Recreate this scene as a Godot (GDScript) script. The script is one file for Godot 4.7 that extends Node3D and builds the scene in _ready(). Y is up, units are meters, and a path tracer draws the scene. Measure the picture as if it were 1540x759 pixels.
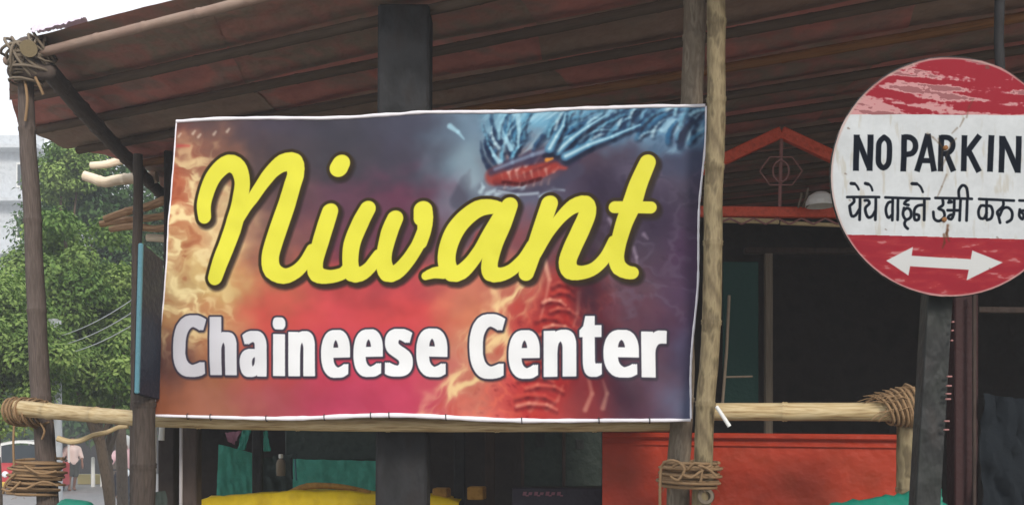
extends Node3D
# A roadside food stall: a printed flex banner tied to a bamboo frame under a tin roof, a round parking sign in front of it.

const F := 1500.0            # focal length used to lay the plan out (units of 1/1500 of the distance)
const EYE := 1.75
var M := {}
var used := {}
var rng := RandomNumberGenerator.new()
var wob := FastNoiseLite.new()

# ---------------------------------------------------------------- helpers
func at(a: float, b: float, d: float) -> Vector3:          # bearing a, elevation b, distance d
	return Vector3((a - 770.0) / F * d, EYE + (655.0 - b) / F * d, -d)

func numbered(nm: String) -> String:
	if not used.has(nm):
		used[nm] = 0
		return nm
	used[nm] += 1
	return "%s_%03d" % [nm, used[nm]]

func thing(nm: String, label: String, cat: String, base: Vector3, group := "") -> Node3D:
	var o := Node3D.new()
	o.name = numbered(nm)
	add_child(o)
	o.position = base
	o.set_meta("label", label)
	o.set_meta("category", cat)
	if group != "":
		o.set_meta("group", group)
	return o

func part(root: Node, nm: String, st: SurfaceTool, mat: Material) -> MeshInstance3D:   # geometry is given in world coordinates
	var mi := MeshInstance3D.new()
	mi.name = nm
	st.generate_normals()
	mi.mesh = st.commit()
	mi.material_override = mat
	root.add_child(mi, true)
	if root is Node3D and not (root is MeshInstance3D):
		mi.position = -(root as Node3D).position
	return mi

func single(nm: String, st: SurfaceTool, mat: Material, label: String, cat: String, group := "", kind := "") -> MeshInstance3D:
	var mi := MeshInstance3D.new()
	mi.name = numbered(nm)
	st.generate_normals()
	mi.mesh = st.commit()
	mi.material_override = mat
	add_child(mi)
	if label != "": mi.set_meta("label", label)
	if cat != "": mi.set_meta("category", cat)
	if group != "": mi.set_meta("group", group)
	if kind != "": mi.set_meta("kind", kind)
	return mi

func begin() -> SurfaceTool:
	var st := SurfaceTool.new()
	st.begin(Mesh.PRIMITIVE_TRIANGLES)
	return st

func vtx(st: SurfaceTool, p: Vector3, uv: Vector2) -> void:
	st.set_uv(uv)
	st.add_vertex(p)

func quad(st: SurfaceTool, a: Vector3, b: Vector3, c: Vector3, d: Vector3, sg := -1, ua := Vector2(0, 0), ub := Vector2(1, 0), uc := Vector2(1, 1), ud := Vector2(0, 1)) -> void:
	st.set_smooth_group(sg)
	vtx(st, a, ua); vtx(st, b, ub); vtx(st, c, uc)
	vtx(st, a, ua); vtx(st, c, uc); vtx(st, d, ud)

func tri(st: SurfaceTool, a: Vector3, b: Vector3, c: Vector3, sg := -1) -> void:
	st.set_smooth_group(sg)
	vtx(st, a, Vector2(0, 0)); vtx(st, b, Vector2(1, 0)); vtx(st, c, Vector2(1, 1))

# a box with chamfered edges; ax ay az are half-extent vectors
func box(st: SurfaceTool, c: Vector3, ax: Vector3, ay: Vector3, az: Vector3, bev := 0.004) -> void:
	var n := [ax.normalized(), ay.normalized(), az.normalized()]
	var h := [ax.length(), ay.length(), az.length()]
	var e := minf(bev, 0.45 * minf(h[0], minf(h[1], h[2])))
	var corner := func(sx, sy, sz, which) -> Vector3:      # which: the axis that keeps its full extent
		var s := [sx, sy, sz]
		var p := c
		for k in 3:
			p += n[k] * s[k] * (h[k] if k == which else h[k] - e)
		return p
	for k in 3:
		for s in [-1.0, 1.0]:
			var q := []
			for uv in [[-1.0, -1.0], [1.0, -1.0], [1.0, 1.0], [-1.0, 1.0]]:
				var t := [0.0, 0.0, 0.0]
				t[k] = s
				t[(k + 1) % 3] = uv[0]
				t[(k + 2) % 3] = uv[1]
				q.append(corner.call(t[0], t[1], t[2], k))
			if s > 0:
				quad(st, q[3], q[2], q[1], q[0])
			else:
				quad(st, q[0], q[1], q[2], q[3])
	for k in 3:                                            # edge chamfers: along axis k
		var a := (k + 1) % 3
		var b := (k + 2) % 3
		for sa in [-1.0, 1.0]:
			for sb in [-1.0, 1.0]:
				var q := []
				for sk in [-1.0, 1.0]:
					var t := [0.0, 0.0, 0.0]
					t[k] = sk; t[a] = sa; t[b] = sb
					q.append(corner.call(t[0], t[1], t[2], a))
					q.append(corner.call(t[0], t[1], t[2], b))
				if sa * sb > 0:
					quad(st, q[0], q[1], q[3], q[2])
				else:
					quad(st, q[2], q[3], q[1], q[0])
	for sx in [-1.0, 1.0]:
		for sy in [-1.0, 1.0]:
			for sz in [-1.0, 1.0]:
				tri(st, corner.call(sx, sy, sz, 0), corner.call(sx, sy, sz, 1), corner.call(sx, sy, sz, 2))

func bar(st: SurfaceTool, p: Vector3, q: Vector3, w: float, h: float, bev := 0.003, up := Vector3.UP) -> void:
	var d := q - p
	var s := d.cross(up)
	if s.length() < 1e-4: s = d.cross(Vector3.RIGHT)
	s = s.normalized()
	var u := s.cross(d).normalized()
	box(st, (p + q) / 2.0, d / 2.0, u * h / 2.0, s * w / 2.0, bev)

func smooth_path(pts: Array, step: float) -> Array:
	var out := []
	for i in pts.size() - 1:
		var p0: Vector3 = pts[maxi(i - 1, 0)]
		var p1: Vector3 = pts[i]
		var p2: Vector3 = pts[i + 1]
		var p3: Vector3 = pts[mini(i + 2, pts.size() - 1)]
		var n := maxi(1, int(ceil(p1.distance_to(p2) / step)))
		for k in n:
			out.append(p1.cubic_interpolate(p2, p0, p3, float(k) / n))
	out.append(pts[-1])
	return out

func tube(st: SurfaceTool, pts: Array, radii: Array, sides := 10, cap := true, flat := 1.0, up := Vector3.UP) -> void:
	var prev := Vector3.ZERO
	var rings := []
	var lens := [0.0]
	for i in pts.size():
		var dir: Vector3 = (pts[mini(i + 1, pts.size() - 1)] - pts[maxi(i - 1, 0)])
		dir = dir.normalized() if dir.length() > 1e-7 else Vector3.UP
		if prev == Vector3.ZERO:
			prev = dir.cross(up)
			if prev.length() < 0.05: prev = dir.cross(Vector3.RIGHT)
		prev = (prev - dir * prev.dot(dir)).normalized()
		var bi := dir.cross(prev)
		var ring := []
		var r: float = radii[i] if i < radii.size() else radii[-1]
		for k in sides + 1:
			var a := TAU * k / sides
			ring.append(pts[i] + prev * cos(a) * r + bi * sin(a) * r * flat)
		ring[sides] = ring[0]
		rings.append(ring)
		if i > 0: lens.append(lens[-1] + pts[i].distance_to(pts[i - 1]))
	for i in pts.size() - 1:
		for k in sides:
			var u0 := float(k) / sides
			var u1 := float(k + 1) / sides
			quad(st, rings[i][k], rings[i + 1][k], rings[i + 1][k + 1], rings[i][k + 1], 0, Vector2(u0, lens[i]), Vector2(u0, lens[i + 1]), Vector2(u1, lens[i + 1]), Vector2(u1, lens[i]))
	if cap:
		for k in sides:
			tri(st, pts[0], rings[0][k], rings[0][k + 1])
			tri(st, pts[-1], rings[-1][k + 1], rings[-1][k])

# a bamboo or timber pole with swollen joints and a little wander
func pole(st: SurfaceTool, pts: Array, r0: float, r1: float, joint := 0.33, sd := 1, sides := 12, bump := 0.13) -> void:
	var path := smooth_path(pts, 0.05)
	var total := 0.0
	for i in path.size() - 1: total += path[i].distance_to(path[i + 1])
	var out := []
	var rad := []
	var run := 0.0
	var nxt := joint * (0.4 + 0.1 * (sd % 5))
	for i in path.size():
		if i > 0: run += path[i].distance_to(path[i - 1])
		var r := lerpf(r0, r1, run / maxf(total, 0.01)) * (1.0 + 0.05 * wob.get_noise_2d(run * 60.0, sd * 37.0))
		var w := Vector3(wob.get_noise_2d(run * 25.0, sd * 91.0), 0.0, wob.get_noise_2d(run * 25.0, sd * 53.0)) * r0 * 0.25
		var here: Vector3 = path[i] + w
		if joint > 0.0 and run >= nxt and i > 0 and i < path.size() - 1:
			var dir: Vector3 = (path[i + 1] - path[i - 1]).normalized()
			for s in [[-0.012, 1.0], [-0.005, 1.0 + bump], [0.001, 1.0 + bump * 0.3], [0.007, 1.0 + bump * 0.8], [0.015, 1.0]]:
				out.append(here + dir * s[0])
				rad.append(r * s[1])
			nxt += joint * (0.85 + 0.3 * absf(wob.get_noise_1d(nxt * 700.0 + sd)))
		else:
			out.append(here)
			rad.append(r)
	tube(st, out, rad, sides)

func to_ground(p: Vector3, q: Vector3) -> Vector3:          # carries the line p > q on down to the ground
	var d := q - p
	return q + d * ((q.y + 0.05) / maxf(-d.y, 0.01))

# rope wound round whatever lies inside the ellipse a, b about an axis
func coil(st: SurfaceTool, c: Vector3, axis: Vector3, a: Vector3, b: Vector3, turns: float, length: float, r: float, messy := 0.1, sides := 6) -> void:
	var n := int(turns * 22)
	var pts := []
	for i in n + 1:
		var t := float(i) / n
		var an := TAU * turns * t
		var j := 1.0 + messy * rng.randf_range(-0.5, 0.5) * 0.4 + messy * sin(an * 0.37 + c.x * 9.0)
		pts.append(c + axis * ((t - 0.5) * length + messy * 0.05 * sin(an * 0.61)) + (a * cos(an) + b * sin(an)) * j)
	tube(st, pts, [r], sides)

# a sheet over a grid of points: f(u, v) gives the place
func grid(st: SurfaceTool, nu: int, nv: int, f: Callable) -> void:
	var p := []
	for j in nv + 1:
		for i in nu + 1:
			p.append(f.call(float(i) / nu, float(j) / nv))
	for j in nv:
		for i in nu:
			var a := j * (nu + 1) + i
			var b := a + nu + 1
			quad(st, p[a], p[a + 1], p[b + 1], p[b], 0, Vector2(float(i) / nu, float(j) / nv), Vector2(float(i + 1) / nu, float(j) / nv), Vector2(float(i + 1) / nu, float(j + 1) / nv), Vector2(float(i) / nu, float(j + 1) / nv))

func lathe(st: SurfaceTool, c: Vector3, axis: Vector3, prof: Array, sides := 16) -> void:   # prof: [radius, along]
	var s := axis.cross(Vector3.UP)
	if s.length() < 0.1: s = axis.cross(Vector3.RIGHT)
	s = s.normalized()
	var u := s.cross(axis).normalized()
	for i in prof.size() - 1:
		for k in sides:
			var q := []
			for e in [[i, k], [i + 1, k], [i + 1, k + 1], [i, k + 1]]:
				var an: float = TAU * (e[1] % sides) / sides
				q.append(c + axis * prof[e[0]][1] + (s * cos(an) + u * sin(an)) * prof[e[0]][0])
			quad(st, q[0], q[1], q[2], q[3], i % 30 if prof.size() < 8 else 0)

# ---------------------------------------------------------------- materials
func ramp(cols: Array) -> Gradient:
	var g := Gradient.new()
	var o := PackedFloat32Array()
	var c := PackedColorArray()
	for i in cols.size():
		o.append(float(i) / (cols.size() - 1))
		c.append(cols[i])
	g.offsets = o
	g.colors = c
	return g

func noise_tex(sd: int, freq: float, cols: Array, oct := 4, side := 256, cellular := false) -> NoiseTexture2D:
	var n := FastNoiseLite.new()
	n.seed = sd
	n.frequency = freq
	n.fractal_octaves = oct
	n.noise_type = FastNoiseLite.TYPE_CELLULAR if cellular else FastNoiseLite.TYPE_SIMPLEX_SMOOTH
	var t := NoiseTexture2D.new()
	t.width = side
	t.height = side
	t.seamless = true
	t.noise = n
	if not cols.is_empty(): t.color_ramp = ramp(cols)
	return t

var bump_fine: NoiseTexture2D
var bump_coarse: NoiseTexture2D

func rgb(r: int, g: int, b: int) -> Color:
	return Color(r / 255.0, g / 255.0, b / 255.0)

func mat(key: String, cols: Array, sd: int, freq: float, scale: Vector3, rough := 0.85, tri_planar := true, bump := 0.5) -> StandardMaterial3D:
	var m := StandardMaterial3D.new()
	m.resource_name = key
	m.roughness = rough
	m.metallic_specular = 0.35
	m.albedo_texture = noise_tex(sd, freq, cols)
	m.uv1_triplanar = tri_planar
	m.uv1_scale = scale
	if bump > 0.0:
		m.normal_enabled = true
		m.normal_texture = bump_fine
		m.normal_scale = bump
	M[key] = m
	return m

func plain(key: String, c: Color, rough := 0.7, metal := 0.0) -> StandardMaterial3D:
	var m := StandardMaterial3D.new()
	m.resource_name = key
	m.albedo_color = c
	m.roughness = rough
	m.metallic = metal
	m.metallic_specular = 0.35
	m.normal_enabled = true
	m.normal_texture = bump_fine
	m.uv1_triplanar = true
	m.uv1_scale = Vector3(3, 3, 3)
	m.normal_scale = 0.35
	M[key] = m
	return m

func materials() -> void:
	bump_fine = noise_tex(5, 0.035, [], 4)
	bump_fine.as_normal_map = true
	bump_fine.bump_strength = 5.0
	# poles use their own u (round) and v (metres along)
	mat("bamboo_pale", [rgb(132, 106, 72), rgb(182, 158, 116), rgb(206, 186, 146), rgb(166, 140, 98)], 11, 0.02, Vector3(2, 0.7, 1), 0.6, false, 0.3)
	mat("bamboo_tan", [rgb(112, 84, 62), rgb(164, 126, 92), rgb(196, 158, 122), rgb(140, 108, 80)], 12, 0.02, Vector3(2, 0.8, 1), 0.65, false, 0.3)
	mat("bamboo_grey", [rgb(92, 82, 70), rgb(128, 116, 100), rgb(110, 98, 84), rgb(138, 126, 110), rgb(98, 88, 74)], 13, 0.014, Vector3(1.5, 1.5, 1), 0.75, false, 0.2)
	mat("bamboo_straw", [rgb(92, 80, 60), rgb(122, 108, 82), rgb(142, 128, 98), rgb(98, 86, 64), rgb(132, 118, 90)], 14, 0.012, Vector3(1.5, 1.6, 1), 0.7, false, 0.15)
	mat("timber_dark", [rgb(48, 42, 38), rgb(78, 68, 62), rgb(62, 54, 48), rgb(92, 80, 72)], 15, 0.02, Vector3(2.5, 0.6, 1), 0.85, false, 0.6)
	mat("timber_post", [rgb(62, 54, 50), rgb(100, 88, 82), rgb(82, 72, 66), rgb(118, 104, 96)], 16, 0.022, Vector3(2.5, 0.6, 1), 0.85, false, 0.6)
	mat("purlin_dark", [rgb(76, 66, 57), rgb(101, 86, 73), rgb(88, 73, 63)], 17, 0.02, Vector3(2, 0.5, 1), 0.85, false, 0.4)
	mat("purlin_brown", [rgb(100, 70, 42), rgb(146, 102, 62), rgb(122, 84, 52)], 18, 0.02, Vector3(2, 0.5, 1), 0.8, false, 0.4)
	mat("rope", [rgb(92, 72, 52), rgb(138, 110, 80), rgb(162, 134, 102), rgb(112, 88, 64)], 19, 0.06, Vector3(3, 14, 1), 0.95, false, 0.8)
	mat("roof_red", [rgb(155, 122, 113), rgb(187, 122, 116), rgb(201, 132, 124), rgb(161, 133, 124), rgb(182, 118, 111)], 21, 0.012, Vector3(0.55, 0.55, 0.55), 0.7)
	mat("roof_rust", [rgb(152, 130, 117), rgb(179, 126, 117), rgb(147, 133, 119), rgb(185, 132, 123)], 22, 0.014, Vector3(0.6, 0.6, 0.6), 0.75)
	mat("roof_grey", [rgb(137, 122, 112), rgb(158, 136, 122), rgb(152, 126, 113), rgb(161, 135, 122)], 23, 0.014, Vector3(0.6, 0.6, 0.6), 0.75)
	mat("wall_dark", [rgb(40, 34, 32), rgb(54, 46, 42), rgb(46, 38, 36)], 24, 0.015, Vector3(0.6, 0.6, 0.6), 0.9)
	mat("plank_dark", [rgb(52, 44, 40), rgb(74, 62, 56), rgb(60, 50, 46)], 25, 0.02, Vector3(2.0, 0.5, 2.0), 0.85)
	mat("column", [rgb(34, 34, 35), rgb(48, 48, 50), rgb(42, 38, 37)], 26, 0.02, Vector3(1.2, 0.6, 1.2), 0.8)
	mat("red_board", [rgb(146, 46, 26), rgb(172, 58, 35), rgb(162, 57, 35), rgb(142, 52, 28)], 27, 0.012, Vector3(0.9, 0.9, 0.9), 0.5)
	mat("red_pipe", [rgb(186, 72, 48), rgb(222, 92, 66), rgb(204, 82, 56)], 28, 0.03, Vector3(2, 2, 2), 0.5)
	mat("teal_tarp", [rgb(18, 98, 80), rgb(26, 120, 100), rgb(22, 108, 90)], 29, 0.02, Vector3(1.5, 1.5, 1.5), 0.45)
	mat("teal_cloth", [rgb(46, 125, 108), rgb(63, 149, 129), rgb(55, 136, 118)], 30, 0.02, Vector3(1.5, 1.5, 1.5), 0.6)
	mat("green_dark", [rgb(38, 48, 44), rgb(52, 62, 56), rgb(44, 54, 50)], 31, 0.02, Vector3(1.5, 1.5, 1.5), 0.6)
	mat("yellow_tarp", [rgb(200, 164, 14), rgb(234, 200, 24), rgb(216, 182, 18)], 32, 0.02, Vector3(1.2, 1.2, 1.2), 0.45)
	mat("ochre_cloth", [rgb(128, 92, 40), rgb(170, 128, 62), rgb(150, 110, 50)], 33, 0.03, Vector3(2, 2, 2), 0.8)
	mat("concrete_pale", [rgb(168, 172, 176), rgb(196, 200, 204), rgb(182, 184, 188)], 34, 0.02, Vector3(0.3, 0.3, 0.3), 0.9)
	mat("road", [rgb(132, 128, 126), rgb(152, 148, 146), rgb(142, 138, 134)], 35, 0.02, Vector3(0.3, 0.3, 0.3), 0.9)
	mat("earth", [rgb(112, 104, 96), rgb(142, 134, 124), rgb(126, 118, 108)], 36, 0.015, Vector3(0.25, 0.25, 0.25), 0.95)
	mat("bark", [rgb(70, 58, 48), rgb(100, 86, 72), rgb(84, 72, 60)], 37, 0.03, Vector3(2, 1, 1), 0.95, false, 0.8)
	mat("pole_paint", [rgb(34, 38, 37), rgb(48, 50, 48), rgb(40, 41, 41), rgb(54, 50, 48)], 38, 0.02, Vector3(1.5, 0.8, 1.5), 0.6)
	mat("cut_timber", [rgb(214, 190, 160), rgb(242, 226, 202), rgb(228, 206, 178)], 39, 0.02, Vector3(2, 0.6, 1), 0.7, false, 0.4)
	plain("grey_pvc", rgb(168, 163, 164), 0.6)
	plain("white_paint", rgb(222, 222, 218), 0.6)
	plain("flex_white", rgb(232, 228, 234), 0.4)
	plain("plastic_pale", rgb(222, 206, 222), 0.35)
	plain("navy", rgb(34, 42, 54), 0.4)
	plain("cyan_edge", rgb(84, 128, 140), 0.6)
	plain("steel_dark", rgb(58, 58, 60), 0.5)
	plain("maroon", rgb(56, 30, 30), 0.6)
	plain("pink_tag", rgb(150, 106, 102), 0.6)
	plain("purple_dark", rgb(44, 38, 50), 0.5)
	plain("pink_dim", rgb(128, 84, 96), 0.6)
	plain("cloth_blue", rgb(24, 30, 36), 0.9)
	plain("teal_deep", rgb(30, 66, 60), 0.7)
	plain("black", rgb(22, 22, 24), 0.5)
	plain("rubber", rgb(28, 28, 30), 0.85)
	plain("skin", rgb(128, 88, 68), 0.6)
	plain("hair", rgb(24, 20, 18), 0.7)
	plain("shirt_pale", rgb(214, 190, 182), 0.9)
	plain("shorts_dark", rgb(58, 58, 52), 0.9)
	plain("shirt_pink", rgb(226, 186, 190), 0.9)
	plain("trousers_dark", rgb(46, 44, 54), 0.9)
	plain("red_paint", rgb(176, 40, 44), 0.35)
	plain("yellow_paint", rgb(214, 178, 70), 0.4)
	plain("kerb_yellow", rgb(206, 186, 120), 0.85)
	plain("glass_dark", rgb(40, 48, 54), 0.1)
	plain("lens", rgb(230, 236, 240), 0.1)
	plain("cord", rgb(52, 46, 48), 0.9)
	plain("wood_batten", rgb(120, 96, 72), 0.9)
	var leaf := StandardMaterial3D.new()
	leaf.vertex_color_use_as_albedo = true
	leaf.roughness = 0.85
	leaf.metallic_specular = 0.15
	leaf.backlight_enabled = true
	leaf.backlight = Color(0.45, 0.58, 0.22)
	M["leaf"] = leaf

# ---------------------------------------------------------------- flat print: distance fields on a canvas
class Canvas:
	var w: int
	var h: int
	var col: PackedColorArray
	var dist: PackedFloat32Array
	func _init(a: int, b: int):
		w = a; h = b
		col.resize(w * h)
		dist.resize(w * h)
		clear()
	func clear() -> void:
		dist.fill(1e3)
	func capsule(p: Vector2, q: Vector2, r0: float, r1: float, pad := 10.0, butt := false) -> void:
		var m := maxf(r0, r1) + pad
		var x0 := clampi(int(minf(p.x, q.x) - m), 0, w - 1)
		var x1 := clampi(int(maxf(p.x, q.x) + m) + 1, 0, w - 1)
		var y0 := clampi(int(minf(p.y, q.y) - m), 0, h - 1)
		var y1 := clampi(int(maxf(p.y, q.y) + m) + 1, 0, h - 1)
		var d := q - p
		var l2 := maxf(d.length_squared(), 1e-6)
		var l := sqrt(l2)
		for y in range(y0, y1 + 1):
			for x in range(x0, x1 + 1):
				var e := Vector2(x - p.x, y - p.y)
				var t := e.dot(d) / l2
				var v: float
				if butt:
					var across := absf(e.cross(d)) / l - r0
					var along := maxf(-t, t - 1.0) * l
					v = maxf(across, along)
				else:
					t = clampf(t, 0.0, 1.0)
					v = e.distance_to(d * t) - lerpf(r0, r1, t)
				var i := y * w + x
				if v < dist[i]: dist[i] = v
	func outline(points: PackedVector2Array, ends: PackedInt32Array, grow: float, pad := 14.0) -> void:   # closed contours
		var lo := points[0]
		var hi := points[0]
		for p in points:
			lo = lo.min(p)
			hi = hi.max(p)
		var x0 := clampi(int(lo.x - pad), 0, w - 1)
		var x1 := clampi(int(hi.x + pad) + 1, 0, w - 1)
		var y0 := clampi(int(lo.y - pad), 0, h - 1)
		var y1 := clampi(int(hi.y + pad) + 1, 0, h - 1)
		var seg := []
		var s := 0
		for e in ends:
			for k in range(s, e + 1):
				seg.append([points[k], points[s if k == e else k + 1]])
			s = e + 1
		for y in range(y0, y1 + 1):
			for x in range(x0, x1 + 1):
				var c := Vector2(x, y)
				var best := 1e9
				var wind := 0
				for g in seg:
					var p: Vector2 = g[0]
					var d: Vector2 = g[1] - p
					var e := c - p
					var l2 := d.length_squared()
					if l2 > 1e-9:
						best = minf(best, (e - d * clampf(e.dot(d) / l2, 0.0, 1.0)).length_squared())
					if (p.y > c.y) != (g[1].y > c.y):
						if d.y != 0.0 and p.x + d.x * (c.y - p.y) / d.y > c.x:
							wind += 1 if d.y > 0 else -1
				var v := sqrt(best) * (-1.0 if wind != 0 else 1.0) - grow
				var i := y * w + x
				if v < dist[i]: dist[i] = v
	func paint(c: Color, grow := 0.0, soft := 0.8, off := Vector2i.ZERO, alpha := 1.0) -> void:
		for y in h:
			var sy := y - off.y
			if sy < 0 or sy >= h: continue
			for x in w:
				var sx := x - off.x
				if sx < 0 or sx >= w: continue
				var v := dist[sy * w + sx] - grow
				if v < soft:
					var i := y * w + x
					col[i] = col[i].lerp(c, alpha * clampf((soft - v) / (2.0 * soft), 0.0, 1.0))
	func dab(p: Vector2, q: Vector2, r0: float, r1: float, c: Color, alpha: float, soft := 2.0) -> void:   # one brush stroke straight onto the picture
		var m := maxf(r0, r1) + soft
		var d := q - p
		var l2 := maxf(d.length_squared(), 1e-6)
		for y in range(clampi(int(minf(p.y, q.y) - m), 0, h - 1), clampi(int(maxf(p.y, q.y) + m) + 1, 0, h - 1) + 1):
			for x in range(clampi(int(minf(p.x, q.x) - m), 0, w - 1), clampi(int(maxf(p.x, q.x) + m) + 1, 0, w - 1) + 1):
				var e := Vector2(x - p.x, y - p.y)
				var t := clampf(e.dot(d) / l2, 0.0, 1.0)
				var v := e.distance_to(d * t) - lerpf(r0, r1, t)
				if v < soft:
					var i := y * w + x
					col[i] = col[i].lerp(c, alpha * clampf((soft - v) / (2.0 * soft), 0.0, 1.0))
	func texture() -> ImageTexture:
		var by := PackedByteArray()
		by.resize(w * h * 3)
		for i in w * h:
			by[i * 3] = clampi(int(col[i].r * 255.0 + 0.5), 0, 255)
			by[i * 3 + 1] = clampi(int(col[i].g * 255.0 + 0.5), 0, 255)
			by[i * 3 + 2] = clampi(int(col[i].b * 255.0 + 0.5), 0, 255)
		return ImageTexture.create_from_image(Image.create_from_data(w, h, false, Image.FORMAT_RGB8, by))

# the banner hangs between these four points
var TL := Vector3.ZERO
var TR := Vector3.ZERO
var BR := Vector3.ZERO
var BL := Vector3.ZERO

func banner_at(u: float, v: float) -> Vector3:
	return TL.lerp(TR, u).lerp(BL.lerp(BR, u), v)

func banner_uv(a: float, b: float) -> Vector2:             # bearing and elevation of a point of the print > its u, v
	var u := 0.5
	var v := 0.5
	for k in 8:
		var p := banner_at(u, v)
		var e := Vector2(770.0 + F * p.x / -p.z - a, 655.0 - F * (p.y - EYE) / -p.z - b)
		u -= e.x / 800.0
		v -= e.y / 455.0
		u = clampf(u, -0.2, 1.2)
		v = clampf(v, -0.2, 1.2)
		# the sides lean: one more correction for the shear
	return Vector2(u, v)

const BW := 1240
const BH := 704

func bpt(a: float, b: float) -> Vector2:
	var q := banner_uv(a, b)
	return Vector2(q.x * BW, q.y * BH)

func spline2(c: Canvas, pts: Array, rs: float, conv: Callable, pad: float, butt := false, step := 4.0) -> void:
	# pts: [x, y, r]; a smooth stroke of changing width
	for i in pts.size() - 1:
		var p0: Array = pts[maxi(i - 1, 0)]
		var p1: Array = pts[i]
		var p2: Array = pts[i + 1]
		var p3: Array = pts[mini(i + 2, pts.size() - 1)]
		var n := maxi(2, int(Vector2(p1[0] - p2[0], p1[1] - p2[1]).length() / step))
		var last := Vector2.ZERO
		var lr := 0.0
		for k in n + 1:
			var t := float(k) / n
			var x := cubic_interpolate(p1[0], p2[0], p0[0], p3[0], t)
			var y := cubic_interpolate(p1[1], p2[1], p0[1], p3[1], t)
			var r: float = lerpf(p1[2], p2[2], t) * rs
			var q: Vector2 = conv.call(x, y)
			if k > 0: c.capsule(last, q, lr, r, pad, butt)
			last = q
			lr = r

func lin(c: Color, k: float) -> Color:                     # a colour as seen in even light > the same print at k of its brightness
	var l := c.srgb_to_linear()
	return Color(l.r * k, l.g * k, l.b * k).linear_to_srgb()

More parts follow.
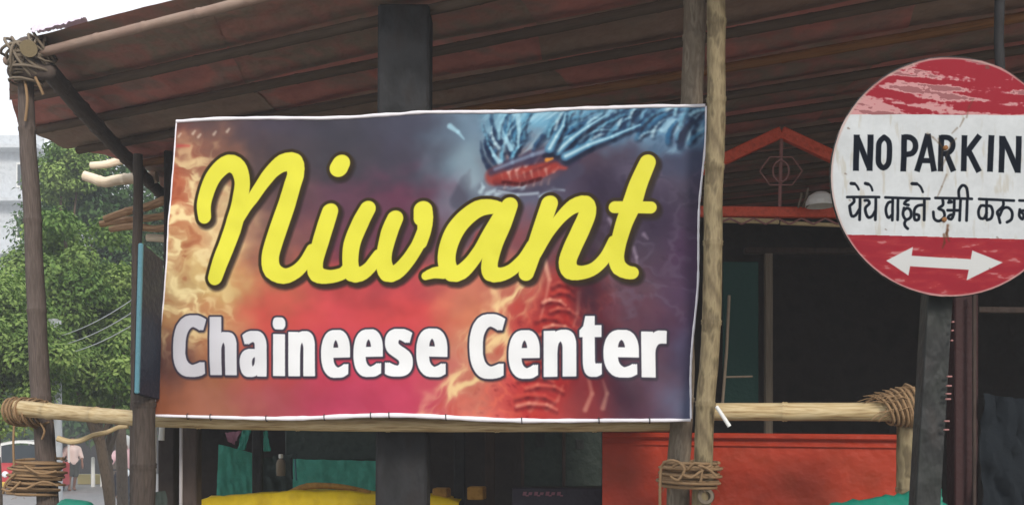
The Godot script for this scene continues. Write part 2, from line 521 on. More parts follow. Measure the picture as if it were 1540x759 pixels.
func banner_print() -> ImageTexture:
	var c := Canvas.new(BW, BH)
	var xs := [250.0, 330.0, 420.0, 520.0, 620.0, 720.0, 800.0, 880.0, 960.0, 1040.0]
	var ys := [185.0, 240.0, 300.0, 360.0, 420.0, 480.0, 540.0, 610.0]
	var tone := [
		[[125, 90, 85], [115, 95, 95], [95, 88, 100], [88, 86, 96], [95, 95, 110], [130, 152, 172], [130, 184, 212], [128, 172, 200], [132, 178, 206], [120, 158, 190]],
		[[190, 120, 95], [165, 120, 100], [95, 85, 90], [88, 84, 92], [92, 88, 102], [130, 150, 165], [140, 110, 115], [100, 85, 100], [95, 90, 110], [90, 95, 120]],
		[[195, 120, 90], [215, 185, 145], [120, 95, 95], [115, 85, 100], [120, 80, 100], [140, 145, 160], [110, 110, 130], [98, 88, 108], [95, 85, 105], [92, 82, 102]],
		[[200, 145, 105], [225, 190, 145], [150, 110, 100], [130, 85, 100], [115, 80, 95], [125, 100, 110], [150, 95, 100], [105, 88, 100], [95, 82, 100], [100, 78, 105]],
		[[215, 185, 140], [220, 190, 130], [190, 120, 95], [200, 95, 95], [190, 90, 95], [205, 130, 110], [200, 130, 110], [160, 85, 85], [110, 88, 100], [100, 78, 105]],
		[[190, 150, 110], [205, 150, 110], [215, 105, 95], [215, 95, 100], [215, 95, 95], [215, 140, 110], [195, 90, 85], [150, 80, 85], [115, 80, 95], [95, 78, 105]],
		[[120, 90, 85], [175, 120, 90], [200, 95, 95], [205, 85, 105], [205, 85, 105], [210, 150, 125], [200, 85, 85], [140, 75, 85], [110, 80, 95], [100, 95, 120]],
		[[165, 110, 85], [175, 120, 100], [175, 95, 100], [195, 85, 110], [200, 85, 110], [215, 130, 115], [215, 100, 95], [165, 90, 90], [120, 85, 100], [110, 115, 140]]]
	# the picture is painted at half size, then enlarged: soft like a cheap print
	var hw := BW / 2
	var hh := BH / 2
	var pic := Canvas.new(hw, hh)
	var sm := FastNoiseLite.new()
	sm.seed = 3
	sm.frequency = 0.018
	sm.fractal_octaves = 3
	var rid_n := FastNoiseLite.new()
	rid_n.seed = 15
	rid_n.frequency = 0.015
	rid_n.fractal_octaves = 3
	rid_n.fractal_type = FastNoiseLite.FRACTAL_RIDGED
	for y in hh:
		for x in hw:
			var wx := sm.get_noise_2d(x, y)
			var wy := sm.get_noise_2d(x + 900.0, y * 1.3)
			var u := (x + 17.0 * wx) / hw
			var v := (y + 17.0 * wy) / hh
			var a := lerpf(lerpf(265.0, 1060.0, u), lerpf(232.0, 1035.0, u), v)
			var b := lerpf(lerpf(182.0, 157.0, u), lerpf(622.0, 630.0, u), v)
			var i := 0
			while i < 8 and a > xs[i + 1]: i += 1
			var j := 0
			while j < 6 and b > ys[j + 1]: j += 1
			var s := smoothstep(0.0, 1.0, (a - xs[i]) / (xs[i + 1] - xs[i]))
			var t := smoothstep(0.0, 1.0, (b - ys[j]) / (ys[j + 1] - ys[j]))
			var p = tone[j][i]
			var q = tone[j][i + 1]
			var m = tone[j + 1][i]
			var n = tone[j + 1][i + 1]
			var g := 1.0 + 0.05 * wy
			var k := Color(lerpf(lerpf(p[0], q[0], s), lerpf(m[0], n[0], s), t) * g / 255.0, lerpf(lerpf(p[1], q[1], s), lerpf(m[1], n[1], s), t) * g / 255.0, lerpf(lerpf(p[2], q[2], s), lerpf(m[2], n[2], s), t) * g / 255.0)
			# flames at the left: swirling ridges of cream over rust
			var fl := smoothstep(400.0, 270.0, a) * smoothstep(195.0, 250.0, b) * smoothstep(560.0, 470.0, b)
			var w1 := rid_n.get_noise_2d(x * 0.9 + 26.0 * wx, y * 1.25 + 30.0 * wy - x * 0.3)
			k = k.lerp(rgb(250, 232, 180), 0.9 * fl * smoothstep(0.05, 0.75, w1)).lerp(rgb(168, 92, 66), 0.55 * fl * smoothstep(0.0, -0.6, w1))
			# a second flame rising right of centre
			var ax := lerpf(675.0, 800.0, clampf((625.0 - b) / 205.0, 0.0, 1.3))
			var f2 := smoothstep(52.0, 12.0, absf(a - ax)) * smoothstep(395.0, 440.0, b)
			var w2 := rid_n.get_noise_2d((x * 0.86 + y * 0.5) * 1.9 + 20.0 * wx + 300.0, (y * 0.86 - x * 0.5) * 0.8)
			k = k.lerp(rgb(250, 226, 170), 0.85 * f2 * smoothstep(-0.1, 0.7, w2)).lerp(rgb(206, 92, 78), 0.5 * f2 * smoothstep(0.0, -0.6, w2))
			# red scales beside it
			var f3 := smoothstep(75.0, 30.0, absf(a - ax - 92.0)) * smoothstep(425.0, 470.0, b)
			var w3 := rid_n.get_noise_2d(x * 2.1 + 14.0 * wy, y * 2.6 - x * 0.8 + 500.0)
			k = k.lerp(rgb(236, 130, 108), 0.6 * f3 * smoothstep(0.15, 0.8, w3)).lerp(rgb(126, 42, 54), 0.65 * f3 * smoothstep(0.1, -0.55, w3))
			# blue mane along the top right, combed up to the right
			var f4 := smoothstep(720.0, 800.0, a) * smoothstep(lerpf(250.0, 222.0, clampf((a - 740.0) / 300.0, 0.0, 1.0)), 196.0, b)
			var w4 := rid_n.get_noise_2d((x * 0.72 - y * 0.7) * 0.55 + 12.0 * wx, (y * 0.72 + x * 0.7) * 2.0 + 8.0 * wy + 90.0)
			k = k.lerp(rgb(190, 226, 242), 0.75 * f4 * smoothstep(0.2, 0.85, w4)).lerp(rgb(62, 86, 118), 0.6 * f4 * smoothstep(0.12, -0.5, w4))
			# faint smoke over the dark right side
			var f5 := smoothstep(850.0, 920.0, a) * smoothstep(230.0, 260.0, b) * smoothstep(560.0, 440.0, b)
			k = k.lerp(rgb(130, 120, 140), 0.35 * f5 * smoothstep(0.3, 0.9, w1)).lerp(rgb(74, 62, 80), 0.3 * f5 * smoothstep(0.0, -0.6, w3))
			pic.col[y * hw + x] = k
	var stroke := func(pts: Array, w0: float, w1: float, k: Color, al: float, soft := 1.6) -> void:
		for i in pts.size() - 1:
			pic.dab(bpt(pts[i][0], pts[i][1]) * 0.5, bpt(pts[i + 1][0], pts[i + 1][1]) * 0.5, 0.75 * lerpf(w0, w1, float(i) / (pts.size() - 1)), 0.75 * lerpf(w0, w1, float(i + 1) / (pts.size() - 1)), k, al, soft)
	for p in [[268, 205], [290, 202], [298, 207], [321, 203], [341, 199]]:
		stroke.call([[p[0], p[1]], [p[0] + 3, p[1] - 4]], 1.6, 1.0, rgb(250, 240, 220), 0.7)
	stroke.call([[266, 219], [284, 220]], 2.6, 1.4, rgb(206, 96, 92), 0.8)
	# neck seen between the letters
	for pth in [[[748, 352], [742, 376], [736, 398]], [[760, 344], [752, 370], [748, 396]], [[722, 352], [714, 368], [702, 384]]]:
		stroke.call(pth, 8.0, 4.0, rgb(204, 84, 78), 0.7, 3.0)
	# pale claws and plates in the red
	for pth in [[[797, 612], [808, 596], [800, 582], [812, 570]], [[822, 610], [838, 598], [846, 578]], [[800, 540], [812, 520], [806, 500]], [[818, 390], [826, 420], [820, 450], [812, 480]], [[880, 612], [890, 590], [884, 566], [896, 560]], [[906, 610], [912, 590], [906, 572]], [[838, 432], [850, 438], [858, 446]], [[836, 444], [848, 450], [856, 458]], [[838, 474], [846, 480]], [[870, 440], [868, 470], [862, 490]]]:
		stroke.call(pth, 3.6, 1.2, rgb(248, 206, 176), 0.7, 1.6)
	# dark crags and a pale glow behind the head
	stroke.call([[690, 300], [700, 270], [706, 255]], 15.0, 1.0, rgb(100, 100, 116), 0.75, 2.5)
	stroke.call([[712, 292], [722, 280], [728, 270]], 11.0, 1.0, rgb(108, 112, 130), 0.7, 2.5)
	stroke.call([[716, 288], [712, 268], [700, 240]], 8.0, 22.0, rgb(168, 190, 200), 0.35, 9.0)
	for pth in [[[722, 287], [726, 280], [724, 274]], [[732, 290], [746, 283], [762, 280]], [[746, 290], [764, 284], [784, 279]], [[778, 290], [786, 282], [790, 276]], [[812, 292], [832, 282], [848, 286]]]:
		stroke.call(pth, 3.6, 1.0, rgb(196, 216, 226), 0.75, 1.6)
	# the mane: curved tapering spikes in three layers, dark behind, pale in front
	var r2 := RandomNumberGenerator.new()
	r2.seed = 77
	for layer in 3:
		for i in [34, 40, 36][layer]:
			var t := r2.randf()
			var bx := lerpf(736.0, 1046.0, t)
			var by := lerpf(248.0, 206.0, smoothstep(0.0, 0.7, t)) + r2.randf_range(-34.0, 14.0) - 4.0 * layer
			var l := r2.randf_range(14.0, 66.0) * (1.0 - 0.12 * layer)
			var an := lerpf(1.75, 0.75, smoothstep(0.0, 0.35, t)) + r2.randf_range(-0.55, 0.45)
			var pts := []
			for k in 5:
				var q := k / 4.0
				pts.append([bx + cos(an + 0.5 * (1.0 - q)) * l * q, by - sin(an + 0.5 * (1.0 - q)) * l * q])
			var w := r2.randf_range(3.0, 6.0) * (1.0 - 0.22 * layer)
			var under := []
			for p in pts: under.append([p[0] + 2.0, p[1] + 3.0])
			stroke.call(under, w * 1.1, 0.6, rgb(40, 52, 76), 0.45, 2.0)
			stroke.call(pts, w, 0.5, [[rgb(52, 78, 112), rgb(70, 110, 148), rgb(44, 60, 92)], [rgb(92, 150, 186), rgb(70, 124, 164), rgb(124, 180, 208)], [rgb(176, 220, 238), rgb(140, 200, 226), rgb(210, 236, 246)]][layer][i % 3], r2.randf_range(0.4, 0.75), 1.6)
	for pth in [[[778, 172], [780, 192], [779, 220]], [[768, 222], [760, 206], [756, 196]], [[752, 244], [742, 232], [737, 220]], [[676, 190], [688, 198], [697, 208]]]:
		stroke.call(pth, 4.2, 0.8, rgb(186, 226, 242), 0.8, 1.4)
	stroke.call([[856, 405], [846, 450], [834, 510], [822, 560], [814, 618]], 22.0, 40.0, rgb(178, 54, 54), 0.5, 14.0)
	stroke.call([[900, 440], [904, 500], [896, 560], [890, 618]], 14.0, 24.0, rgb(150, 54, 60), 0.35, 14.0)
	# belly plates stacked down the breast
	for i in 15:
		var t := i / 14.0
		var cx := lerpf(846.0, 806.0, t) + 9.0 * sin(i * 2.7)
		var cy := lerpf(428.0, 606.0, t)
		var hw2 := lerpf(15.0, 30.0, t)
		stroke.call([[cx - hw2, cy + 5.0], [cx - hw2 * 0.4, cy + 1.0], [cx + hw2 * 0.5, cy + 3.0], [cx + hw2, cy + 10.0]], 3.4, 2.0, rgb(104, 38, 48), 0.5, 2.2)
		stroke.call([[cx - hw2, cy], [cx - hw2 * 0.4, cy - 4.0], [cx + hw2 * 0.5, cy - 2.0], [cx + hw2, cy + 5.0]], 2.6, 1.0, [rgb(236, 150, 126), rgb(214, 98, 86), rgb(244, 186, 160)][i % 3], 0.25 + 0.5 * absf(sin(i * 2.3)), 1.8)
	# dark back falling away to the right
	stroke.call([[900, 300], [890, 380], [884, 440], [902, 520], [940, 600]], 14.0, 26.0, rgb(62, 48, 66), 0.45, 12.0)
	stroke.call([[862, 262], [900, 280], [940, 300], [990, 330]], 16.0, 26.0, rgb(66, 56, 78), 0.4, 12.0)
	# red muzzle and brow
	stroke.call([[742, 264], [760, 256], [790, 252], [818, 242], [846, 232]], 13.0, 6.0, rgb(176, 82, 74), 0.85, 2.6)
	stroke.call([[746, 272], [770, 272], [800, 265]], 5.0, 3.0, rgb(104, 52, 60), 0.8, 1.8)
	stroke.call([[815, 256], [835, 248], [850, 252]], 9.0, 3.0, rgb(196, 92, 84), 0.8, 2.0)
	stroke.call([[788, 262], [812, 252], [838, 240]], 3.0, 2.0, rgb(100, 52, 60), 0.7, 1.6)
	for p in [[764, 256], [776, 253], [790, 247], [804, 241], [820, 254], [832, 256], [842, 236], [812, 228], [792, 232]]:
		stroke.call([[p[0], p[1]], [p[0] + 6, p[1] - 5]], 3.0, 1.0, rgb(240, 196, 184), 0.75, 1.4)
	# the head itself: upper jaw, lower jaw, horns, teeth, eye
	stroke.call([[738, 258], [764, 246], [796, 236], [828, 230], [858, 236]], 5.0, 15.0, rgb(84, 76, 100), 0.8, 2.4)
	stroke.call([[744, 253], [770, 242], [800, 231], [826, 224]], 2.4, 3.4, rgb(150, 166, 190), 0.7, 1.6)
	stroke.call([[748, 282], [776, 288], [808, 285], [842, 274], [868, 256]], 3.0, 11.0, rgb(92, 88, 108), 0.8, 2.4)
	stroke.call([[750, 285], [778, 291], [808, 289]], 1.6, 2.4, rgb(190, 204, 216), 0.75, 1.4)
	stroke.call([[746, 268], [774, 270], [804, 262], [832, 250]], 6.0, 8.0, rgb(168, 76, 70), 0.75, 2.6)
	stroke.call([[756, 272], [784, 275], [812, 267]], 2.4, 3.0, rgb(84, 30, 40), 0.8, 1.4)
	for k in 7:
		stroke.call([[754 + 11 * k, 261 - 1.4 * k], [756 + 11 * k, 269 - 1.2 * k]], 2.0, 0.5, rgb(226, 200, 186), 0.15 + 0.4 * absf(sin(k * 1.9)), 1.4)
		stroke.call([[758 + 11 * k, 281 - 1.0 * k], [760 + 11 * k, 274 - 1.2 * k]], 1.8, 0.5, rgb(206, 176, 166), 0.1 + 0.35 * absf(cos(k * 1.7)), 1.4)
	stroke.call([[822, 239], [830, 237]], 3.4, 2.2, rgb(246, 170, 80), 0.9, 1.2)
	stroke.call([[818, 233], [832, 231], [842, 235]], 2.6, 2.0, rgb(48, 44, 64), 0.85, 1.4)
	for hn in [[[838, 226], [858, 208], [884, 190], [912, 172]], [[850, 234], [884, 218], [920, 206], [962, 188]], [[826, 222], [836, 204], [846, 188], [850, 170]]]:
		var low := []
		for p in hn: low.append([p[0] + 3.0, p[1] + 5.0])
		stroke.call(low, 9.0, 1.4, rgb(36, 48, 72), 0.7, 2.0)
		stroke.call(hn, 7.0, 1.0, rgb(112, 168, 200), 0.85, 1.6)
		stroke.call(hn, 2.6, 0.5, rgb(206, 234, 244), 0.8, 1.2)
	for pth in [[[952, 372], [957, 386], [958, 398]], [[968, 352], [974, 358]], [[916, 330], [922, 344]]]:
		stroke.call(pth, 3.2, 1.0, rgb(176, 162, 180), 0.6, 1.6)
	for y in BH:
		var fy := clampf(y * 0.5 - 0.25, 0.0, hh - 1.01)
		var iy := int(fy)
		var ty := fy - iy
		for x in BW:
			var fx := clampf(x * 0.5 - 0.25, 0.0, hw - 1.01)
			var ix := int(fx)
			var o := iy * hw + ix
			var k := pic.col[o].lerp(pic.col[o + 1], fx - ix).lerp(pic.col[o + hw].lerp(pic.col[o + hw + 1], fx - ix), ty)
			var gr := (k.r + k.g + k.b) / 3.0
			k = Color(gr + (k.r - gr) * 0.98, gr + (k.g - gr) * 0.98, gr + (k.b - gr) * 0.96)
			c.col[y * BW + x] = Color(clampf((k.r - 0.5) * 1.16 + 0.432, 0.02, 1.0), clampf((k.g - 0.5) * 1.16 + 0.432, 0.02, 1.0), clampf((k.b - 0.5) * 1.16 + 0.432, 0.02, 1.0))
	# the script word: strokes in units of 1/3.45 from each letter group's origin
	var z := func(ox: float) -> Callable:
		return func(x: float, y: float) -> Vector2: return bpt(ox + x / 3.45, 220.0 + y / 3.45)
	var g1: Callable = z.call(280.0)
	var g2: Callable = z.call(440.0)
	var g3: Callable = z.call(620.0)
	var g4: Callable = z.call(800.0)
	var rs := 0.98 / 3.45 * BW / 800.0
	var script := [
		[g1, [[92, 368, 36], [88, 300, 40], [112, 212, 43], [155, 138, 46], [215, 92, 50], [266, 112, 46], [288, 180, 43], [276, 270, 45], [250, 380, 49], [212, 500, 48], [175, 600, 46], [148, 682, 42]]],
		[g1, [[240, 420, 34], [305, 315, 33], [345, 262, 33], [388, 198, 35], [440, 130, 40], [500, 84, 50], [553, 82, 54], [566, 135, 46], [549, 200, 48], [518, 300, 50], [485, 400, 51], [452, 500, 50], [434, 580, 48], [448, 642, 48], [505, 670, 42], [565, 648, 38], [612, 600, 34], [650, 530, 30]]],
		[g2, [[193, 334, 44], [172, 400, 46], [142, 500, 46], [115, 600, 43], [125, 658, 44], [190, 672, 36], [262, 655, 34], [290, 620, 34]]],
		[g2, [[248, 86, 50], [238, 106, 51]]],
		[g2, [[388, 326, 44], [348, 400, 47], [308, 500, 46], [298, 600, 43], [310, 656, 46], [350, 662, 40], [398, 630, 36], [445, 565, 33]]],
		[g2, [[530, 377, 44], [500, 450, 46], [475, 550, 42], [472, 610, 43], [492, 658, 47], [535, 655, 42], [590, 602, 38], [645, 520, 36], [680, 440, 37]]],
		[g3, [[40, 500, 37], [62, 430, 38], [62, 370, 46], [54, 332, 50]]],
		[g3, [[50, 372, 46], [54, 335, 50]]],
		[g3, [[68, 672, 23], [110, 656, 30], [160, 652, 36]]],
		[g3, [[445, 312, 33], [400, 308, 40], [338, 320, 46], [268, 372, 48], [216, 440, 49], [182, 530, 48], [178, 605, 47], [205, 656, 45], [252, 648, 42], [305, 595, 38], [352, 528, 36], [400, 446, 38], [450, 366, 40]]],
		[g3, [[503, 302, 44], [468, 400, 46], [426, 500, 45], [400, 600, 43], [408, 650, 45], [452, 660, 38], [512, 638, 34], [575, 580, 32], [622, 510, 32]]],
		[g4, [[90, 296, 44], [55, 400, 44], [12, 530, 44], [-30, 655, 40]]],
		[g4, [[20, 560, 28], [82, 455, 28], [150, 368, 32], [216, 312, 40], [272, 304, 46], [286, 350, 45], [250, 440, 48], [208, 530, 48], [184, 600, 46], [200, 648, 44], [255, 658, 36], [322, 636, 33], [382, 575, 32], [425, 495, 32]]],
		[g4, [[598, 88, 42], [550, 200, 47], [518, 300, 50], [478, 400, 44], [450, 500, 40], [438, 580, 40], [455, 630, 40], [495, 652, 35], [522, 655, 33]]],
		[g4, [[428, 320, 31], [616, 318, 31]]]]
	for s in script:
		spline2(c, s[1], rs, s[0], 13.0, false, 16.0)
	c.paint(rgb(40, 28, 26), 7.6, 4.0, Vector2i(6, 7), 0.85)
	c.paint(rgb(52, 38, 12), 7.4, 1.4)
	c.paint(rgb(238, 232, 72), 0.0, 1.0)
	# the block letters below: bold outlines fitted to each letter's place and size
	c.clear()
	var font := SystemFont.new()
	font.font_names = PackedStringArray(["Droid Sans"])
	font.font_weight = 700
	var ts := TextServerManager.get_primary_interface()
	var rid: RID = font.get_rids()[0]
	for l in [["C", 260, 309, 474, 567], ["h", 315, 355, 477, 564], ["a", 360, 400, 497, 566], ["i", 410, 428, 476, 564], ["n", 433, 472, 496, 564], ["e", 482, 525, 495, 567], ["e", 531, 575, 495, 567], ["s", 579, 620, 495, 567], ["e", 626, 672, 494, 567], ["C", 706, 759, 471, 568], ["e", 765, 811, 495, 568], ["n", 818, 866, 495, 566], ["t", 872, 904, 475, 567], ["e", 908, 960, 496, 568], ["r", 965, 1003, 496, 567]]:
		var g := ts.font_get_glyph_index(rid, 64, (l[0] as String).unicode_at(0), 0)
		var o := ts.font_get_glyph_contours(rid, 64, g)
		var raw: PackedVector3Array = o.points
		var lo := Vector2(1e9, 1e9)
		var hi := -lo
		for p in raw:
			lo = lo.min(Vector2(p.x, p.y))
			hi = hi.max(Vector2(p.x, p.y))
		var pts := PackedVector2Array()
		for p in raw:
			var q := Vector2((p.x - lo.x) / (hi.x - lo.x), (p.y - lo.y) / (hi.y - lo.y))
			pts.append(bpt(lerpf(l[1] + 3.2, l[2] - 3.2, q.x), lerpf(l[3] + 1.0, l[4] - 1.0, q.y)))
		for dx in [-4.2, 0.0, 4.2]:
			var sh := PackedVector2Array()
			for p in pts: sh.append(p + Vector2(dx, 0))
			c.outline(sh, o.contours, 1.6, 8.0)
	c.paint(rgb(40, 34, 44), 4.0, 2.5, Vector2i(2, 3), 0.6)
	c.paint(rgb(58, 52, 66), 4.4, 1.2)
	for y in BH:
		for x in BW:
			var v := c.dist[y * BW + x]
			if v < 0.9:
				var i := y * BW + x
				var k := rgb(206, 204, 212).lerp(rgb(248, 249, 250), smoothstep(0.02, 0.3, float(x) / BW))
				c.col[i] = c.col[i].lerp(k, clampf((0.9 - v) / 1.8, 0.0, 1.0))
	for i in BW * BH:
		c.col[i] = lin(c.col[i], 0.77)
	return c.texture()

const SC := 1.9
func spt(a: float, b: float) -> Vector2:
	return Vector2((a - 1250.0) * SC, (b - 84.0) * SC)

func sign_print() -> ImageTexture:
	var s := int(362 * SC)
	var c := Canvas.new(s, s)
	var n := FastNoiseLite.new()
	n.seed = 8
	n.frequency = 0.011
	n.fractal_octaves = 4
	var fine := FastNoiseLite.new()
	fine.seed = 9
	fine.frequency = 0.05
	var red := rgb(166, 44, 58)
	var worn := rgb(218, 160, 160)
	var white := rgb(224, 228, 230)
	for y in s:
		for x in s:
			var a := 1250.0 + x / SC
			var b := 84.0 + y / SC
			var k: Color
			var f := fine.get_noise_2d(x, y)
			if b < 171.0 + 0.006 * (a - 1250.0):
				# brushed red paint, worn through to the white in sideways streaks
				var w := n.get_noise_2d(x * 0.32 + 0.2 * y, y * 2.1 - 0.22 * x + 0.0004 * (x - 340.0) * (x - 340.0)) + 0.2 * f
				var keep := smoothstep(-0.12, 0.08, w + 0.06 - 0.16 * clampf((1420.0 - a) / 140.0, -1.0, 1.0) - 0.16 * clampf((b - 130.0) / 45.0, -1.0, 1.0))
				k = worn.lerp(red, keep)
				if w < -0.3: k = k.lerp(rgb(120, 60, 66), 0.5)
			elif b < 351.0 + 0.028 * (a - 1250.0):
				k = white * (1.0 + 0.035 * n.get_noise_2d(x, y) + 0.02 * f)
				var st := n.get_noise_2d(x * 2.6 + 400.0, y * 0.5)
				k = k.lerp(rgb(190, 176, 150), 0.35 * smoothstep(0.22, 0.55, st))
			else:
				var w := n.get_noise_2d(x * 0.8, y * 3.0 + 300.0)
				k = red.lerp(rgb(178, 58, 64), smoothstep(-0.2, 0.5, w)).lerp(worn, 0.6 * smoothstep(0.38, 0.5, w))
			c.col[y * s + x] = k
	# the rim shows its white primer
	var mid := Vector2(s / 2.0, s / 2.0)
	for y in s:
		for x in s:
			var d := Vector2(x, y).distance_to(mid)
			if d > s * 0.487:
				c.col[y * s + x] = c.col[y * s + x].lerp(rgb(216, 186, 178), 0.75 * smoothstep(s * 0.487, s * 0.494, d))
	# hand-painted capitals
	var L := func(pts: Array, r: float) -> void:
		for i in pts.size() - 1:
			c.capsule(spt(pts[i][0], pts[i][1]), spt(pts[i + 1][0], pts[i + 1][1]), (r + 0.45) * SC, (r + 0.45) * SC, 3.0, true)
	var R := func(pts: Array, r: float) -> void:
		var q := []
		for p in pts: q.append([p[0], p[1], r + 0.45])
		spline2(c, q, SC, spt, 3.0, false, 3.0)
	L.call([[1288.9, 202], [1287.9, 256]], 4.0)
	L.call([[1309.6, 202], [1308.6, 256]], 4.0)
	L.call([[1288.6, 204], [1309, 254]], 3.6)
	R.call([[1330, 206], [1322.5, 214], [1321.5, 230], [1322.5, 245], [1329.5, 251.5], [1336.5, 245], [1338, 230], [1337, 213], [1330, 206]], 3.6)
	L.call([[1360.6, 202], [1359, 257]], 3.8)
	R.call([[1361, 205.5], [1369, 206], [1376, 212], [1377, 222], [1372, 230], [1361, 232]], 3.7)
	L.call([[1396, 201], [1379.5, 257]], 3.8)
	L.call([[1396, 201], [1405.5, 257]], 3.8)
	L.call([[1385, 241], [1402, 241]], 3.4)
	L.call([[1416.5, 203], [1415, 257]], 3.6)
	R.call([[1417, 206], [1427, 207], [1433, 213], [1433, 222], [1427, 229], [1417, 231]], 3.4)
	L.call([[1424, 230], [1434.5, 257]], 3.7)
	L.call([[1451, 203], [1449.5, 257]], 3.8)
	L.call([[1474, 203], [1452, 232]], 3.8)
	L.call([[1457, 226], [1472.5, 258]], 3.9)
	L.call([[1491.5, 203], [1488.5, 258]], 3.9)
	L.call([[1507.5, 204], [1506, 259]], 3.9)
	L.call([[1533, 204], [1531.5, 259]], 3.9)
	L.call([[1508, 206], [1531.5, 257]], 3.9)
	R.call([[1571, 213], [1563, 206], [1553, 209], [1548, 222], [1548, 242], [1554, 254], [1564, 256], [1571, 248], [1571, 235]], 3.8)
	L.call([[1560, 234], [1574, 234]], 3.4)
	# the line below, in its own script
	var dv := func(ox: float, pts: Array, r: float) -> void:
		var q := []
		for p in pts: q.append([ox + p[0] / 8.43, 260.0 + p[1] / 8.43, r])
		spline2(c, q, SC, spt, 3.0, false, 2.0)
	for w in [[1260.0, 2.0, [[[125, 300], [525, 303]], [[605, 306], [1165, 322]]]], [1390.0, 2.0, [[[145, 312], [605, 325]], [[700, 325], [1140, 346]], [[1210, 345], [1650, 360]]]]]:
		for p in w[2]: dv.call(w[0], p, w[1])
	for p in [[[205, 320], [210, 360], [155, 412]], [[155, 412], [165, 480], [185, 540], [230, 530], [280, 450]], [[285, 305], [282, 585]], [[345, 345], [385, 345], [400, 385], [352, 440], [365, 520], [395, 560], [440, 540], [478, 470]], [[482, 305], [478, 588]], [[700, 360], [645, 372], [612, 445], [622, 530], [650, 562], [695, 520]], [[700, 315], [694, 592]], [[768, 315], [762, 588]], [[905, 330], [872, 350], [850, 385], [900, 400]], [[845, 440], [830, 520], [870, 585], [930, 550], [925, 470], [880, 440], [840, 470]], [[870, 590], [850, 630], [860, 670], [890, 700]], [[1095, 400], [1020, 410], [978, 455], [972, 540], [985, 590], [1025, 585], [1030, 530], [985, 520]], [[1102, 325], [1096, 592]]]:
		dv.call(1260.0, p, 2.15)
	for p in [[[175, 125], [215, 128], [250, 165], [268, 205]], [[350, 125], [395, 135], [428, 175], [440, 218]], [[940, 130], [1005, 132], [1055, 170], [1085, 235]]]:
		dv.call(1260.0, p, 1.7)
	for p in [[[175, 128], [215, 132]], [[355, 128], [390, 138]], [[950, 130], [1005, 133]]]:
		dv.call(1260.0, p, 2.5)
	for p in [[[235, 325], [240, 400], [185, 445], [245, 475], [258, 550], [190, 605], [130, 575], [118, 490]], [[320, 345], [350, 365], [310, 370]], [[300, 468], [450, 470]], [[382, 330], [378, 510], [345, 580], [305, 562], [330, 530], [378, 520]], [[462, 330], [452, 595]], [[546, 330], [540, 597]], [[442, 310], [440, 215], [485, 155], [535, 185], [555, 310]], [[797, 335], [790, 575]], [[790, 415], [725, 410], [690, 480], [705, 560], [760, 570], [795, 500]], [[800, 412], [850, 420], [872, 495], [850, 570], [800, 590]], [[1005, 350], [1002, 415], [930, 490], [955, 540], [1000, 450], [1065, 435], [1115, 490], [1110, 580], [1055, 618]], [[935, 500], [965, 625]], [[1215, 460], [1208, 540], [1250, 580], [1262, 520], [1222, 480], [1345, 470]], [[1350, 350], [1346, 610]], [[1430, 360], [1440, 420], [1390, 470], [1420, 570], [1490, 520]], [[1510, 360], [1500, 610]]]:
		dv.call(1390.0, p, 2.15)
	c.paint(rgb(16, 24, 36), 0.0, 1.2)
	# double arrow
	c.clear()
	for t in [[[1334, 391], [1373, 371], [1367, 413]], [[1508, 394], [1463, 376], [1455, 420]]]:
		c.outline(PackedVector2Array([spt(t[0][0], t[0][1]), spt(t[1][0], t[1][1]), spt(t[2][0], t[2][1])]), PackedInt32Array([2]), 0.5, 4.0)
	c.capsule(spt(1368, 391.5), spt(1461, 397), 8.0 * SC, 8.0 * SC, 4.0, true)
	c.paint(rgb(226, 228, 226), 0.0, 1.2)
	# rust and cracks in the middle, where the bolt is
	for k in [[[1395, 200], [1404, 206], [1412, 214], [1420, 222]], [[1412, 208], [1418, 224], [1416, 244]], [[1438, 208], [1430, 216], [1422, 240], [1414, 256]], [[1454, 176], [1458, 160], [1465, 148]], [[1424, 262], [1417, 280], [1410, 296]], [[1450, 178], [1444, 190]], [[1440, 192], [1432, 200]]]:
		for i in k.size() - 1:
			c.dab(spt(k[i][0], k[i][1]), spt(k[i + 1][0], k[i + 1][1]), 1.2 * SC, 0.7 * SC, rgb(110, 84, 58), 0.5, 2.5)
	for k in [[[1426, 338], [1424, 350], [1428, 362]], [[1420, 352], [1421, 364], [1418, 372]], [[1426, 345], [1423, 356]]]:
		for i in k.size() - 1:
			c.dab(spt(k[i][0], k[i][1]), spt(k[i + 1][0], k[i + 1][1]), 1.8 * SC, 1.0 * SC, rgb(104, 66, 42), 0.75, 2.5)
	for p in [[1276, 192, 1.6], [1272, 260, 1.2], [1278, 300, 1.2], [1332, 344, 1.0], [1486, 100, 3.4], [1500, 356, 1.3], [1489, 403, 1.2]]:
		c.dab(spt(p[0], p[1]), spt(p[0] + 2, p[1] + 1), p[2] * SC, p[2] * SC * 0.6, rgb(120, 100, 86), 0.6, 1.5)
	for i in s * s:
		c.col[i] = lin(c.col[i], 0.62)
	return c.texture()

